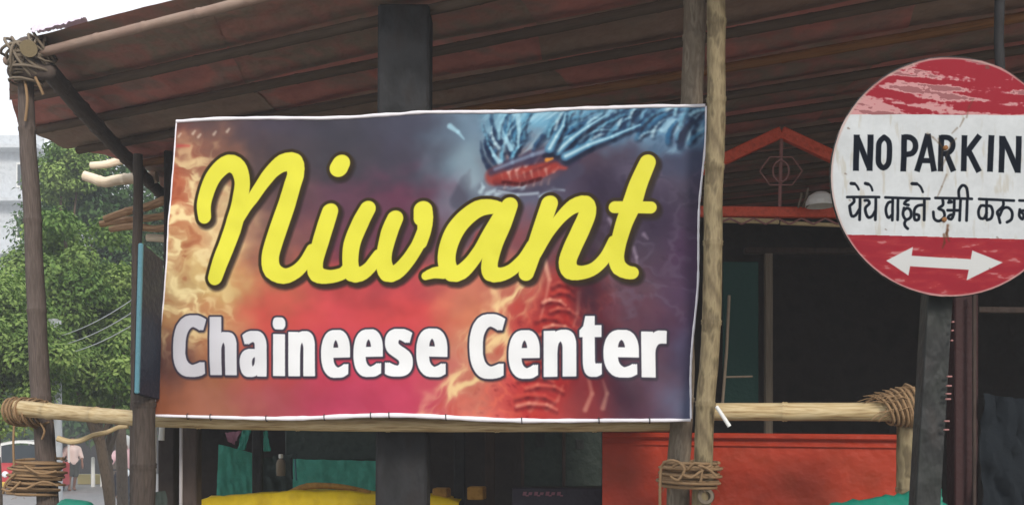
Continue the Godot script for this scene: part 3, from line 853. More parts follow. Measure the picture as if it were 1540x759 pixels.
# ---------------------------------------------------------------- bodies: one surface round a set of tapered limbs
func body_mesh(st: SurfaceTool, bones: Array, cell: float, k := 0.05, xf := Transform3D()) -> void:   # bones: [a, b, ra, rb]
	var lo := Vector3(1e9, 1e9, 1e9)
	var hi := -lo
	for b in bones:
		for e in [[b[0], b[2]], [b[1], b[3]]]:
			lo = lo.min(e[0] - Vector3.ONE * (e[1] + cell * 2.0))
			hi = hi.max(e[0] + Vector3.ONE * (e[1] + cell * 2.0))
	var n := Vector3i(((hi - lo) / cell).ceil()) + Vector3i.ONE
	var val := PackedFloat32Array()
	val.resize(n.x * n.y * n.z)
	for z in n.z:
		for y in n.y:
			for x in n.x:
				var p := lo + Vector3(x, y, z) * cell
				var d := 1e3
				for b in bones:
					var ab: Vector3 = b[1] - b[0]
					var t := clampf((p - b[0]).dot(ab) / maxf(ab.length_squared(), 1e-8), 0.0, 1.0)
					var e: float = p.distance_to(b[0] + ab * t) - lerpf(b[2], b[3], t)
					var h := maxf(k - absf(d - e), 0.0) / k
					d = minf(d, e) - h * h * k * 0.25
				val[x + n.x * (y + n.y * z)] = d
	var id := {}
	var pos := []
	for z in n.z - 1:
		for y in n.y - 1:
			for x in n.x - 1:
				var sum := Vector3.ZERO
				var cnt := 0
				var c8 := []
				for q in 8:
					c8.append(val[(x + (q & 1)) + n.x * ((y + ((q >> 1) & 1)) + n.y * (z + (q >> 2)))])
				for e in [[0, 1], [2, 3], [4, 5], [6, 7], [0, 2], [1, 3], [4, 6], [5, 7], [0, 4], [1, 5], [2, 6], [3, 7]]:
					var a: float = c8[e[0]]
					var b: float = c8[e[1]]
					if (a < 0.0) != (b < 0.0):
						var t := a / (a - b)
						var pa := Vector3(e[0] & 1, (e[0] >> 1) & 1, e[0] >> 2)
						var pb := Vector3(e[1] & 1, (e[1] >> 1) & 1, e[1] >> 2)
						sum += pa.lerp(pb, t)
						cnt += 1
				if cnt > 0:
					id[Vector3i(x, y, z)] = pos.size()
					pos.append(xf * (lo + (Vector3(x, y, z) + sum / cnt) * cell))
	for key in id:
		var c: Vector3i = key
		for ax in 3:
			var step := [Vector3i(1, 0, 0), Vector3i(0, 1, 0), Vector3i(0, 0, 1)]
			var q: Vector3i = c + step[ax]
			var a := val[c.x + n.x * (c.y + n.y * c.z)]
			var b := val[q.x + n.x * (q.y + n.y * q.z)]
			if (a < 0.0) == (b < 0.0): continue
			var u: Vector3i = step[(ax + 1) % 3]
			var v: Vector3i = step[(ax + 2) % 3]
			if not (id.has(c - u) and id.has(c - v) and id.has(c - u - v)): continue
			var p0: Vector3 = pos[id[c]]
			var p1: Vector3 = pos[id[c - u]]
			var p2: Vector3 = pos[id[c - u - v]]
			var p3: Vector3 = pos[id[c - v]]
			if a < 0.0: quad(st, p3, p2, p1, p0, 0)
			else: quad(st, p0, p1, p2, p3, 0)

# ---------------------------------------------------------------- trees
func tree(nm: String, label: String, foot: Vector3, clumps: Array, leaves: int, size: float, tint: Array, sd: int, trunk_r := 0.16) -> void:
	var r := RandomNumberGenerator.new()
	r.seed = sd
	var root := thing(nm, label, "tree", foot, "trees behind the stall")
	var st := begin()
	var crown := Vector3.ZERO
	for c in clumps: crown += c[0] / clumps.size()
	var fork: Vector3 = foot.lerp(Vector3(crown.x, crown.y, crown.z), 0.55)
	tube(st, smooth_path([foot - Vector3(0, 0.1, 0), foot.lerp(fork, 0.5) + Vector3(0.06, 0, 0.05), fork], 0.3), [trunk_r * 1.2, trunk_r, trunk_r * 0.8], 9)
	part(root, "trunk", st, M.bark)
	for c in clumps:
		var s2 := begin()
		tube(s2, smooth_path([fork - Vector3(0, 0.1, 0), fork.lerp(c[0], 0.5) + Vector3(0, -0.15, 0), c[0] + Vector3(0, c[1] * 0.4, 0)], 0.4), [trunk_r * 0.6, trunk_r * 0.45, trunk_r * 0.3, trunk_r * 0.15, 0.02], 6)
		part(root, "limb", s2, M.bark)
	var vs := PackedVector3Array()
	var ns := PackedVector3Array()
	var cs := PackedColorArray()
	var total := 0.0
	for c in clumps: total += c[1] * c[1]
	for c in clumps:
		var rad: float = c[1]
		var subs := []
		for i in 20:
			var d := Vector3(r.randfn(), r.randfn() * 0.9, r.randfn()).normalized()
			subs.append([c[0] + d * rad * r.randf_range(0.5, 0.85), rad * r.randf_range(0.22, 0.42), r.randf()])
		var n := int(leaves * rad * rad / total)
		for i in n:
			var s: Array = subs[r.randi() % subs.size()]
			var out := Vector3(r.randfn(), r.randfn() + 0.25, r.randfn()).normalized()
			var p: Vector3 = s[0] + out * Vector3(1.0, 0.75, 1.0) * float(s[1]) * (1.0 - 0.55 * pow(r.randf(), 2.2) + 0.12 * r.randfn())
			var nn := (out * 0.7 + Vector3(0, 0.55, 0) + Vector3(r.randfn(), r.randfn(), r.randfn()) * 0.38).normalized()
			var dir := (Vector3(r.randfn(), r.randfn() - 0.7, r.randfn()) + out * 0.5).cross(nn).cross(-nn)
			dir = dir.normalized() if dir.length() > 0.01 else nn.cross(Vector3.RIGHT).normalized()
			var side := nn.cross(dir).normalized()
			var l := size * r.randf_range(0.6, 1.5)
			var w := l * 0.27
			var k: Color = (tint[0] as Color).lerp(tint[1], clampf(0.75 * float(s[2]) + 0.3 * r.randf(), 0.0, 1.0))
			var tip := p + dir * l - nn * l * 0.15
			var mid1 := p + dir * l * 0.45 + side * w
			var mid2 := p + dir * l * 0.45 - side * w
			for q in [p, mid1, tip, p, tip, mid2]:
				vs.append(q - foot)
				ns.append(nn)
				cs.append(k)
	var am := ArrayMesh.new()
	var arr := []
	arr.resize(Mesh.ARRAY_MAX)
	arr[Mesh.ARRAY_VERTEX] = vs
	arr[Mesh.ARRAY_NORMAL] = ns
	arr[Mesh.ARRAY_COLOR] = cs
	am.add_surface_from_arrays(Mesh.PRIMITIVE_TRIANGLES, arr)
	var mi := MeshInstance3D.new()
	mi.name = "crown"
	mi.mesh = am
	mi.material_override = M.leaf
	mi.set_meta("kind", "stuff")
	root.add_child(mi, true)

# ---------------------------------------------------------------- the scene
func _ready() -> void:
	var cam := Camera3D.new()
	cam.name = "camera"
	cam.position = Vector3(0, EYE, 0)
	var near := 0.1
	cam.set_frustum(759.0 / F * near, Vector2(0.0, 275.5 / F * near), near, 600.0)
	add_child(cam)
	cam.current = true
	var sky_mat := ProceduralSkyMaterial.new()
	sky_mat.sky_top_color = rgb(206, 212, 220)
	sky_mat.sky_horizon_color = rgb(240, 242, 244)
	sky_mat.sky_curve = 0.2
	sky_mat.ground_horizon_color = rgb(220, 220, 218)
	sky_mat.ground_bottom_color = rgb(120, 112, 104)
	sky_mat.sun_angle_max = 1.0
	var sky := Sky.new()
	sky.sky_material = sky_mat
	var env := Environment.new()
	env.background_mode = Environment.BG_SKY
	env.sky = sky
	env.tonemap_mode = Environment.TONE_MAPPER_LINEAR
	env.tonemap_exposure = 1.95
	env.sdfgi_enabled = true
	env.ssao_enabled = true
	env.ssil_enabled = true
	env.fog_enabled = true
	env.fog_density = 0.006
	env.fog_light_color = rgb(226, 230, 234)
	var we := WorldEnvironment.new()
	we.name = "world_environment"
	we.environment = env
	add_child(we)
	var sun := DirectionalLight3D.new()
	sun.name = "sun"
	sun.light_energy = 0.5
	sun.light_angular_distance = 14.0
	sun.light_color = Color(1.0, 0.97, 0.93)
	sun.shadow_enabled = true
	sun.rotation_degrees = Vector3(-28, 22, 0)
	add_child(sun)

	rng.seed = 4
	wob.seed = 6
	wob.frequency = 0.05
	materials()
	ground()
	far_left()
	back_of_stall()
	roof()
	posts_and_rails()
	under_banner()
	right_side()
	banner()
	parking_sign()

func ground() -> void:
	var st := begin()
	quad(st, Vector3(-300, 0, 60), Vector3(-300, 0, -400), Vector3(300, 0, -400), Vector3(300, 0, 60))
	single("ground", st, M.earth, "bare brown earth round the stall", "", "", "structure")
	st = begin()
	quad(st, Vector3(-30, 0.004, -16), Vector3(-46, 0.004, -90), Vector3(-16, 0.004, -90), Vector3(-5, 0.004, -16))
	single("road", st, M.road, "pale grey road behind the stall at the left", "", "", "structure")

func building(label: String, lo: Vector3, w: float, dp: float, floors: int, fh: float, cols: int) -> void:
	var root := thing("apartment_building", label, "building", Vector3(lo.x + w / 2, 0, lo.z), "pale buildings beyond the trees")
	var st := begin()
	box(st, Vector3(lo.x + w / 2, floors * fh / 2, lo.z - dp / 2), Vector3(w / 2, 0, 0), Vector3(0, floors * fh / 2, 0), Vector3(0, 0, dp / 2), 0.05)
	part(root, "wall", st, M.concrete_pale)
	for f in floors:
		st = begin()
		box(st, Vector3(lo.x + w / 2, f * fh + fh + 0.0, lo.z + 0.5), Vector3(w / 2 + 0.1, 0, 0), Vector3(0, 0.14, 0), Vector3(0, 0, 0.5), 0.03)
		part(root, "balcony_slab", st, M.concrete_pale)
		for k in cols:
			var x := lo.x + w * (k + 0.5) / cols
			st = begin()
			box(st, Vector3(x, f * fh + fh * 0.52, lo.z + 0.03), Vector3(w / cols * 0.26, 0, 0), Vector3(0, fh * 0.24, 0), Vector3(0, 0, 0.03), 0.01)
			var fr := part(root, "window", st, M.white_paint)
			st = begin()
			box(st, Vector3(x, f * fh + fh * 0.52, lo.z + 0.07), Vector3(w / cols * 0.22, 0, 0), Vector3(0, fh * 0.2, 0), Vector3(0, 0, 0.012), 0.005)
			part(fr, "pane", st, M.glass_dark)
	st = begin()
	box(st, Vector3(lo.x + w / 2, floors * fh + 0.55, lo.z - 0.1), Vector3(w / 2, 0, 0), Vector3(0, 0.4, 0), Vector3(0, 0, 0.1), 0.03)
	part(root, "parapet", st, M.concrete_pale)

func far_left() -> void:
	building("tall pale grey apartment block with balconies at the left edge", Vector3(-33.5, 0, -62), 4.3, 10, 6, 3.25, 2)
	building("wide pale building low behind the trees", Vector3(-62, 0, -90), 26, 10, 4, 3.3, 6)
	var lime := [Color(0.08, 0.155, 0.038), Color(0.3, 0.4, 0.12)]
	var deep := [Color(0.035, 0.08, 0.03), Color(0.11, 0.19, 0.065)]
	var olive := [Color(0.05, 0.09, 0.03), Color(0.13, 0.2, 0.07)]
	tree("leafy_tree", "bright green tree seen right of the corner post", at(172, 900, 13.0) * Vector3(1, 0, 1), [[at(95, 390, 13.0), 0.95], [at(135, 440, 13.2), 0.8], [at(80, 480, 13.0), 0.8], [at(155, 500, 13.6), 0.8], [at(118, 568, 12.6), 0.5], [at(186, 556, 12.8), 0.62]], 56000, 0.058, lime, 21, 0.085)
	tree("leafy_tree", "green tree left of the corner post, cut by the frame", at(-20, 900, 11.5) * Vector3(1, 0, 1), [[at(-2, 515, 11.5), 0.75], [at(-50, 490, 11.6), 0.9], [at(12, 545, 11.4), 0.8], [at(-30, 560, 11.2), 0.9]], 50000, 0.052, lime, 22)
	tree("leafy_tree", "dark green tree under the roof edge behind the stacked poles", at(184, 900, 19.0) * Vector3(1, 0, 1), [[at(122, 300, 18.0), 0.85], [at(165, 330, 19.0), 1.6], [at(215, 300, 19.0), 1.5], [at(120, 350, 19.5), 1.5], [at(210, 420, 19.0), 1.6], [at(150, 430, 20), 1.6]], 44000, 0.085, deep, 23, 0.13)
	tree("leafy_tree", "low bushy tree above the left bamboo rail", at(164, 900, 16.0) * Vector3(1, 0, 1), [[at(140, 565, 16.0), 0.75], [at(175, 552, 16.2), 0.7], [at(110, 575, 15.8), 0.6], [at(190, 585, 16), 0.6]], 30000, 0.055, lime, 24, 0.1)
	tree("leafy_tree", "pale green treetop just below the roof edge", at(58, 900, 17.0) * Vector3(1, 0, 1), [[at(92, 262, 17.0), 0.55], [at(120, 252, 17.2), 0.45]], 9000, 0.07, lime, 27, 0.1)
	tree("leafy_tree", "big dark tree far behind the pale utility pole", at(170, 760, 34.0) * Vector3(1, 0, 1), [[at(90, 520, 34.0), 2.6], [at(140, 500, 34.0), 3.4], [at(200, 450, 35.0), 3.6], [at(120, 590, 33.0), 1.9], [at(180, 590, 33.0), 2.0], [at(40, 590, 34.0), 2.2]], 24000, 0.22, deep, 25, 0.35)
	tree("leafy_tree", "hazy olive tree beside the far road, left of all others", at(0, 760, 40.0) * Vector3(1, 0, 1), [[at(-30, 540, 40.0), 3.4], [at(20, 520, 40.0), 3.0], [at(-10, 620, 40.0), 2.0]], 14000, 0.22, olive, 26, 0.3)
	# compound wall at the end of the road, with tree trunks before it
	var st := begin()
	box(st, at(120, 674, 46.0) * Vector3(1, 0, 1) + Vector3(0, 1.3, 0), Vector3(7, 0, 0), Vector3(0, 1.3, 0), Vector3(0, 0, 0.12), 0.02)
	single("compound_wall", st, M.plank_dark, "dark compound wall across the end of the road", "wall")
	st = begin()
	box(st, at(150, 655, 36.0) * Vector3(1, 0, 1) + Vector3(0, 0.18, 0), Vector3(0.75, 0, 0), Vector3(0, 0.18, 0), Vector3(0, 0, 0.2), 0.03)
	single("low_wall", st, M.kerb_yellow, "low cream and yellow kerb wall beside the road", "wall")
	for i in 2:
		st = begin()
		var f := at([139, 153][i], 655, 34.0) * Vector3(1, 0, 1)
		tube(st, [f, f + Vector3(0, 1.0, 0), f + Vector3(0, 1.03, 0)], [0.07, 0.06, 0.02], 10)
		single("white_post", st, M.white_paint, ["short white post standing nearer the walking person", "short white post farther from the walking person"][i], "post", "short white posts on the road edge")
	# utility pole with wires
	var up := thing("utility_pole", "pale concrete utility pole among the trees", "utility pole", at(81, 655, 11.8) * Vector3(1, 0, 1))
	st = begin()
	tube(st, [at(81, 655, 11.8) * Vector3(1, 0, 1), at(81, 480, 11.8)], [0.1, 0.075], 10)
	part(up, "shaft", st, M.concrete_pale)
	for k in 3:
		st = begin()
		var a := at(80, 536 - 14 * k, 11.7)
		var b := at(215, 478 - 20 * k, 10.6)
		var w := []
		for i in 13:
			var t := i / 12.0
			w.append(a.lerp(b, t) - Vector3(0, 0.25 * t * (1 - t), 0))
		tube(st, w, [0.005], 5)
		part(up, "wire", st, M.concrete_pale)
	walker()
	rider()
	rickshaw()

func walker() -> void:
	var f := at(108, 655, 31.6) * Vector3(1, 0, 1)
	var root := thing("person", "person in a pale shirt and dark shorts walking on the far road", "person", f)
	var V := func(x, y, z) -> Vector3: return Vector3(x, y, z)
	var xf := Transform3D(Basis(Vector3.UP, 0.7), f)
	var legs := [[V.call(-0.09, 0.86, 0), V.call(-0.11, 0.47, 0.1), 0.085, 0.06], [V.call(-0.11, 0.47, 0.1), V.call(-0.12, 0.08, 0.06), 0.057, 0.04], [V.call(-0.12, 0.05, 0.05), V.call(-0.12, 0.035, 0.2), 0.045, 0.035], [V.call(0.09, 0.86, 0), V.call(0.1, 0.46, -0.04), 0.085, 0.06], [V.call(0.1, 0.46, -0.04), V.call(0.1, 0.1, -0.2), 0.057, 0.04], [V.call(0.1, 0.06, -0.2), V.call(0.1, 0.04, -0.06), 0.045, 0.035]]
	var trunk := [[V.call(-0.07, 0.92, 0), V.call(0.07, 0.92, 0), 0.12, 0.12], [V.call(0, 0.95, 0), V.call(0, 1.28, 0.02), 0.13, 0.15], [V.call(-0.13, 1.34, 0.01), V.call(0.13, 1.34, 0.01), 0.08, 0.08]]
	var arms := [[V.call(-0.2, 1.33, 0), V.call(-0.27, 1.06, -0.08), 0.05, 0.042], [V.call(-0.27, 1.06, -0.08), V.call(-0.25, 0.83, 0.04), 0.04, 0.03], [V.call(0.2, 1.33, 0), V.call(0.27, 1.06, 0.05), 0.05, 0.042], [V.call(0.27, 1.06, 0.05), V.call(0.24, 0.86, 0.2), 0.04, 0.03]]
	var hands := []
	for h in [[V.call(-0.25, 0.83, 0.04), -1.0], [V.call(0.24, 0.86, 0.2), 1.0]]:
		hands.append([h[0], h[0] + V.call(0, -0.08, 0.02), 0.032, 0.035])
		for k in 4:
			hands.append([h[0] + V.call(0, -0.09, -0.02 + 0.018 * k), h[0] + V.call(0, -0.155 - 0.008 * (k % 2), -0.02 + 0.02 * k), 0.01, 0.008])
		hands.append([h[0] + V.call(0, -0.04, 0.03), h[0] + V.call(0, -0.09, 0.075), 0.011, 0.009])
	var head := [[V.call(0, 1.36, 0.01), V.call(0, 1.47, 0.03), 0.055, 0.055], [V.call(0, 1.56, 0.02), V.call(0, 1.61, 0.01), 0.085, 0.095], [V.call(0, 1.51, 0.06), V.call(0, 1.49, 0.07), 0.05, 0.035], [V.call(0, 1.57, 0.105), V.call(0, 1.54, 0.125), 0.012, 0.018], [V.call(-0.09, 1.56, 0.01), V.call(-0.1, 1.54, 0.0), 0.02, 0.015], [V.call(0.09, 1.56, 0.01), V.call(0.1, 1.54, 0.0), 0.02, 0.015]]
	var st := begin()
	body_mesh(st, legs + trunk + arms + hands + head, 0.026, 0.04, xf)
	part(root, "body", st, M.skin)
	st = begin()
	var sh := []
	for b in trunk + [arms[0], arms[2]]: sh.append([b[0], b[1], b[2] + 0.022, b[3] + 0.022])
	body_mesh(st, sh, 0.035, 0.05, xf)
	part(root, "shirt", st, M.shirt_pale)
	st = begin()
	var so := []
	for b in [legs[0], legs[3]]: so.append([b[0], b[0].lerp(b[1], 0.85), b[2] + 0.03, b[3] + 0.045])
	so.append([V.call(-0.07, 0.92, 0), V.call(0.07, 0.92, 0), 0.146, 0.146])
	body_mesh(st, so, 0.035, 0.04, xf)
	part(root, "shorts", st, M.shorts_dark)
	st = begin()
	body_mesh(st, [[V.call(0, 1.6, -0.015), V.call(0, 1.65, -0.005), 0.1, 0.09], [V.call(0, 1.55, -0.05), V.call(0, 1.6, -0.04), 0.07, 0.08]], 0.026, 0.04, xf)
	part(root, "hair", st, M.hair)

func rider() -> void:
	var f := at(188, 655, 22.0) * Vector3(1, 0, 1)
	var xf := Transform3D(Basis(Vector3.UP, 0.35), f)
	var V := func(x, y, z) -> Vector3: return Vector3(x, y, z)
	var sc := thing("scooter", "dark scooter with white headlights ridden towards the stall", "scooter", f)
	for z in [-0.62, 0.62]:
		var st := begin()
		lathe(st, xf * V.call(-0.05, 0.24, z), xf.basis * Vector3.RIGHT, [[0.1, 0.0], [0.2, -0.01], [0.24, 0.01], [0.24, 0.09], [0.2, 0.11], [0.1, 0.1]], 20)
		part(sc, "wheel", st, M.rubber)
	var st2 := begin()
	body_mesh(st2, [[V.call(0, 0.42, 0.62), V.call(0, 0.95, 0.42), 0.1, 0.12], [V.call(-0.13, 0.5, 0.5), V.call(-0.14, 0.85, 0.42), 0.05, 0.05], [V.call(0.13, 0.5, 0.5), V.call(0.14, 0.85, 0.42), 0.05, 0.05], [V.call(0, 0.3, 0.45), V.call(0, 0.3, -0.1), 0.1, 0.1], [V.call(0, 0.5, -0.2), V.call(0, 0.55, -0.75), 0.17, 0.13]], 0.035, 0.06, xf)
	part(sc, "body", st2, M.navy)
	st2 = begin()
	body_mesh(st2, [[V.call(0, 0.74, -0.12), V.call(0, 0.78, -0.72), 0.09, 0.08]], 0.03, 0.05, xf)
	part(sc, "seat", st2, M.black)
	st2 = begin()
	tube(st2, [xf * V.call(-0.34, 1.02, 0.3), xf * V.call(-0.1, 1.0, 0.4), xf * V.call(0.1, 1.0, 0.4), xf * V.call(0.34, 1.02, 0.3)], [0.018], 8)
	part(sc, "handlebar", st2, M.steel_dark)
	for y in [0.72, 0.95]:
		st2 = begin()
		lathe(st2, xf * V.call(0, y, 0.52), xf.basis * Vector3.BACK, [[0.1, 0.0], [0.1, 0.03], [0.08, 0.06], [0.0, 0.075]], 16)
		part(sc, "headlight", st2, M.lens)
	for s in [-1.0, 1.0]:
		st2 = begin()
		lathe(st2, xf * V.call(0.3 * s, 1.2, 0.34), xf.basis * Vector3.BACK, [[0.0, -0.02], [0.06, 0.0], [0.06, 0.015], [0.0, 0.02]], 12)
		tube(st2, [xf * V.call(0.24 * s, 1.02, 0.36), xf * V.call(0.3 * s, 1.16, 0.34)], [0.008], 6)
		part(sc, "mirror", st2, M.black)
	var root := thing("person", "helmeted rider in a pink shirt sitting on the scooter", "person", f + Vector3(0, 0.8, 0))
	var hip := V.call(0, 0.9, -0.25)
	var legs := [[V.call(-0.1, 0.92, -0.25), V.call(-0.17, 0.82, 0.15), 0.095, 0.07], [V.call(-0.17, 0.82, 0.15), V.call(-0.15, 0.44, 0.12), 0.065, 0.045], [V.call(-0.15, 0.42, 0.12), V.call(-0.15, 0.4, 0.27), 0.045, 0.04], [V.call(0.1, 0.92, -0.25), V.call(0.17, 0.82, 0.15), 0.095, 0.07], [V.call(0.17, 0.82, 0.15), V.call(0.15, 0.44, 0.12), 0.065, 0.045], [V.call(0.15, 0.42, 0.12), V.call(0.15, 0.4, 0.27), 0.045, 0.04]]
	var trunk := [[V.call(-0.07, 0.95, -0.27), V.call(0.07, 0.95, -0.27), 0.12, 0.12], [hip, V.call(0, 1.3, -0.18), 0.13, 0.15], [V.call(-0.14, 1.36, -0.17), V.call(0.14, 1.36, -0.17), 0.08, 0.08]]
	var arms := [[V.call(-0.21, 1.34, -0.16), V.call(-0.33, 1.12, 0.04), 0.055, 0.045], [V.call(-0.33, 1.12, 0.04), V.call(-0.32, 1.05, 0.27), 0.042, 0.032], [V.call(0.21, 1.34, -0.16), V.call(0.33, 1.12, 0.04), 0.055, 0.045], [V.call(0.33, 1.12, 0.04), V.call(0.32, 1.05, 0.27), 0.042, 0.032]]
	var hands := []
	for s in [-1.0, 1.0]:
		hands.append([V.call(0.32 * s, 1.05, 0.27), V.call(0.31 * s, 1.045, 0.32), 0.035, 0.035])
		for k in 4:
			var x: float = (0.34 - 0.022 * k) * s
			hands.append([V.call(x, 1.055, 0.34), V.call(x, 1.01, 0.35), 0.011, 0.01])
			hands.append([V.call(x, 1.01, 0.35), V.call(x, 0.995, 0.31), 0.01, 0.008])
		hands.append([V.call(0.27 * s, 1.05, 0.29), V.call(0.26 * s, 1.01, 0.32), 0.012, 0.01])
	var head := [[V.call(0, 1.38, -0.16), V.call(0, 1.48, -0.13), 0.055, 0.055], [V.call(0, 1.57, -0.12), V.call(0, 1.62, -0.13), 0.085, 0.095], [V.call(0, 1.52, -0.06), V.call(0, 1.5, -0.05), 0.05, 0.035], [V.call(0, 1.58, -0.02), V.call(0, 1.555, 0.0), 0.012, 0.016]]
	var st := begin()
	body_mesh(st, legs + trunk + arms + hands + head, 0.026, 0.04, xf)
	part(root, "body", st, M.skin)
	st = begin()
	var sh := []
	for b in trunk + [arms[0], arms[2]]: sh.append([b[0], b[1], b[2] + 0.022, b[3] + 0.022])
	body_mesh(st, sh, 0.035, 0.05, xf)
	part(root, "shirt", st, M.shirt_pink)
	st = begin()
	var so := []
	for i in [0, 1, 3, 4]: so.append([legs[i][0], legs[i][1], legs[i][2] + 0.018, legs[i][3] + 0.02])
	body_mesh(st, so, 0.035, 0.04, xf)
	part(root, "trousers", st, M.trousers_dark)
	st = begin()
	body_mesh(st, [[V.call(0, 1.6, -0.14), V.call(0, 1.65, -0.13), 0.135, 0.12], [V.call(0, 1.54, -0.17), V.call(0, 1.6, -0.15), 0.11, 0.13]], 0.03, 0.04, xf)
	part(root, "helmet", st, M.white_paint)

func rickshaw() -> void:
	var f := at(40, 655, 30.0) * Vector3(1, 0, 1)
	var root := thing("auto_rickshaw", "small red three-wheeled rickshaw with a white roof behind the corner post", "rickshaw", f)
	var B := func(x, y, z) -> Vector3: return f + Vector3(x, y, z)
	var st := begin()
	# hood: narrow at the nose, wide at the cab
	var prof := [[0.3, 0.2, 0.75], [0.42, 0.5, 0.8], [0.48, 0.78, 0.7], [0.62, 0.95, 0.35]]
	for i in prof.size() - 1:
		var a = prof[i]
		var b = prof[i + 1]
		quad(st, B.call(-a[0], a[1], a[2]), B.call(-b[0], b[1], b[2]), B.call(b[0], b[1], b[2]), B.call(a[0], a[1], a[2]), 1)
	for s in [-1.0, 1.0]:
		var pts := [B.call(0.3 * s, 0.2, 0.75), B.call(0.42 * s, 0.5, 0.8), B.call(0.48 * s, 0.78, 0.7), B.call(0.62 * s, 0.95, 0.35)]
		for i in 3: quad(st, pts[i], pts[i + 1], B.call(0.64 * s, [0.5, 0.8, 0.95][i], -0.2), B.call(0.64 * s, [0.2, 0.5, 0.8][i], -0.2))
	part(root, "hood", st, M.red_paint)
	st = begin()
	box(st, B.call(0, 0.55, -0.8), Vector3(0.66, 0, 0), Vector3(0, 0.38, 0), Vector3(0, 0, 0.65), 0.06)
	part(root, "tub", st, M.red_paint)
	st = begin()
	grid(st, 10, 6, func(u, v): return B.call((u - 0.5) * 1.34, 1.52 + 0.1 * sin(PI * u), 0.35 - 1.9 * v))
	grid(st, 10, 2, func(u, v): return B.call((u - 0.5) * 1.34, 1.52 + 0.1 * sin(PI * u) - 0.09 * v, 0.35 + 0.02 * v))
	part(root, "roof", st, M.white_paint)
	for s in [-1.0, 1.0]:
		st = begin()
		bar(st, B.call(0.63 * s, 0.92, 0.36), B.call(0.62 * s, 1.5, 0.34), 0.05, 0.05)
		bar(st, B.call(0.63 * s, 0.9, -1.4), B.call(0.62 * s, 1.5, -1.4), 0.05, 0.05)
		part(root, "pillar", st, M.white_paint)
	st = begin()
	box(st, B.call(0, 1.2, 0.35), Vector3(0.6, 0, 0), Vector3(0, 0.27, 0), Vector3(0, 0, 0.008), 0.003)
	part(root, "windscreen", st, M.glass_dark)
	st = begin()
	box(st, B.call(0, 0.32, 0.8), Vector3(0.4, 0, 0), Vector3(0, 0.08, 0), Vector3(0, 0, 0.05), 0.02)
	part(root, "bumper", st, M.yellow_paint)
	for s in [-0.27, 0.27]:
		st = begin()
		lathe(st, B.call(s, 0.62, 0.78), Vector3.BACK, [[0.09, -0.03], [0.09, 0.02], [0.06, 0.04], [0.0, 0.045]], 14)
		part(root, "headlight", st, M.lens)
	for w in [[0.0, 0.55], [-0.55, -1.0], [0.55, -1.0]]:
		st = begin()
		lathe(st, B.call(w[0] - 0.05, 0.21, w[1]), Vector3.RIGHT, [[0.09, 0.0], [0.18, -0.01], [0.21, 0.01], [0.21, 0.09], [0.18, 0.11], [0.09, 0.1]], 18)
		part(root, "wheel", st, M.rubber)

# ---------------------------------------------------------------- stall shell
func back_of_stall() -> void:
	var st := begin()
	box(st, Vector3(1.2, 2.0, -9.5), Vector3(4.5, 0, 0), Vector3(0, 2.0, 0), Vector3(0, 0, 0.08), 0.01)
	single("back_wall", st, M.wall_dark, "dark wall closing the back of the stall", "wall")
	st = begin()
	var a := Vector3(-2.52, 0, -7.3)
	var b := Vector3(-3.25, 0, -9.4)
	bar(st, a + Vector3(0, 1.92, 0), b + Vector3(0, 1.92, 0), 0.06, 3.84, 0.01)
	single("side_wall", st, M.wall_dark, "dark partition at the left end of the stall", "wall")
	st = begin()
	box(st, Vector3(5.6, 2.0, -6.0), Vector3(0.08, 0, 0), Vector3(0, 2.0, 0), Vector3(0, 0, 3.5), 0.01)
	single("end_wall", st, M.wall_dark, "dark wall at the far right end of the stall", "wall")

var ED := Vector3(0.893, 0, 0.451)       # direction of the eave, coming nearer to the right
var RA := Vector3(-2.668, 3.8775, -5.52)      # its left front corner
var RB := Vector3(-0.12, 0, -1.0)        # depth

func roof_edge(k: float) -> Array:
	var base := RA + RB * (k * 0.56)
	var bound := [[4.0, 18.0], [5.7, 12.0], [6.32, 12.0], [7.0, 28.0], [7.45, 95.0], [7.7, 160.0], [8.0, 215.0], [8.4, 243.0], [20.0, 247.0]]
	var t := -2.2
	while t < 10.0:
		var p := base + ED * t
		var d := -p.z
		var lim := 247.0
		for i in bound.size() - 1:
			if d >= bound[i][0] and d < bound[i + 1][0]:
				lim = lerpf(bound[i][1], bound[i + 1][1], (d - bound[i][0]) / (bound[i + 1][0] - bound[i][0]))
		if d < 9.4 and 770.0 + F * p.x / d >= lim: break
		t += 0.02
	var t1 := t
	while t1 < 12.0:
		var p := base + ED * t1
		if -p.z < 2.35 or p.x > 5.45: break
		t1 += 0.02
	return [base, t, t1]

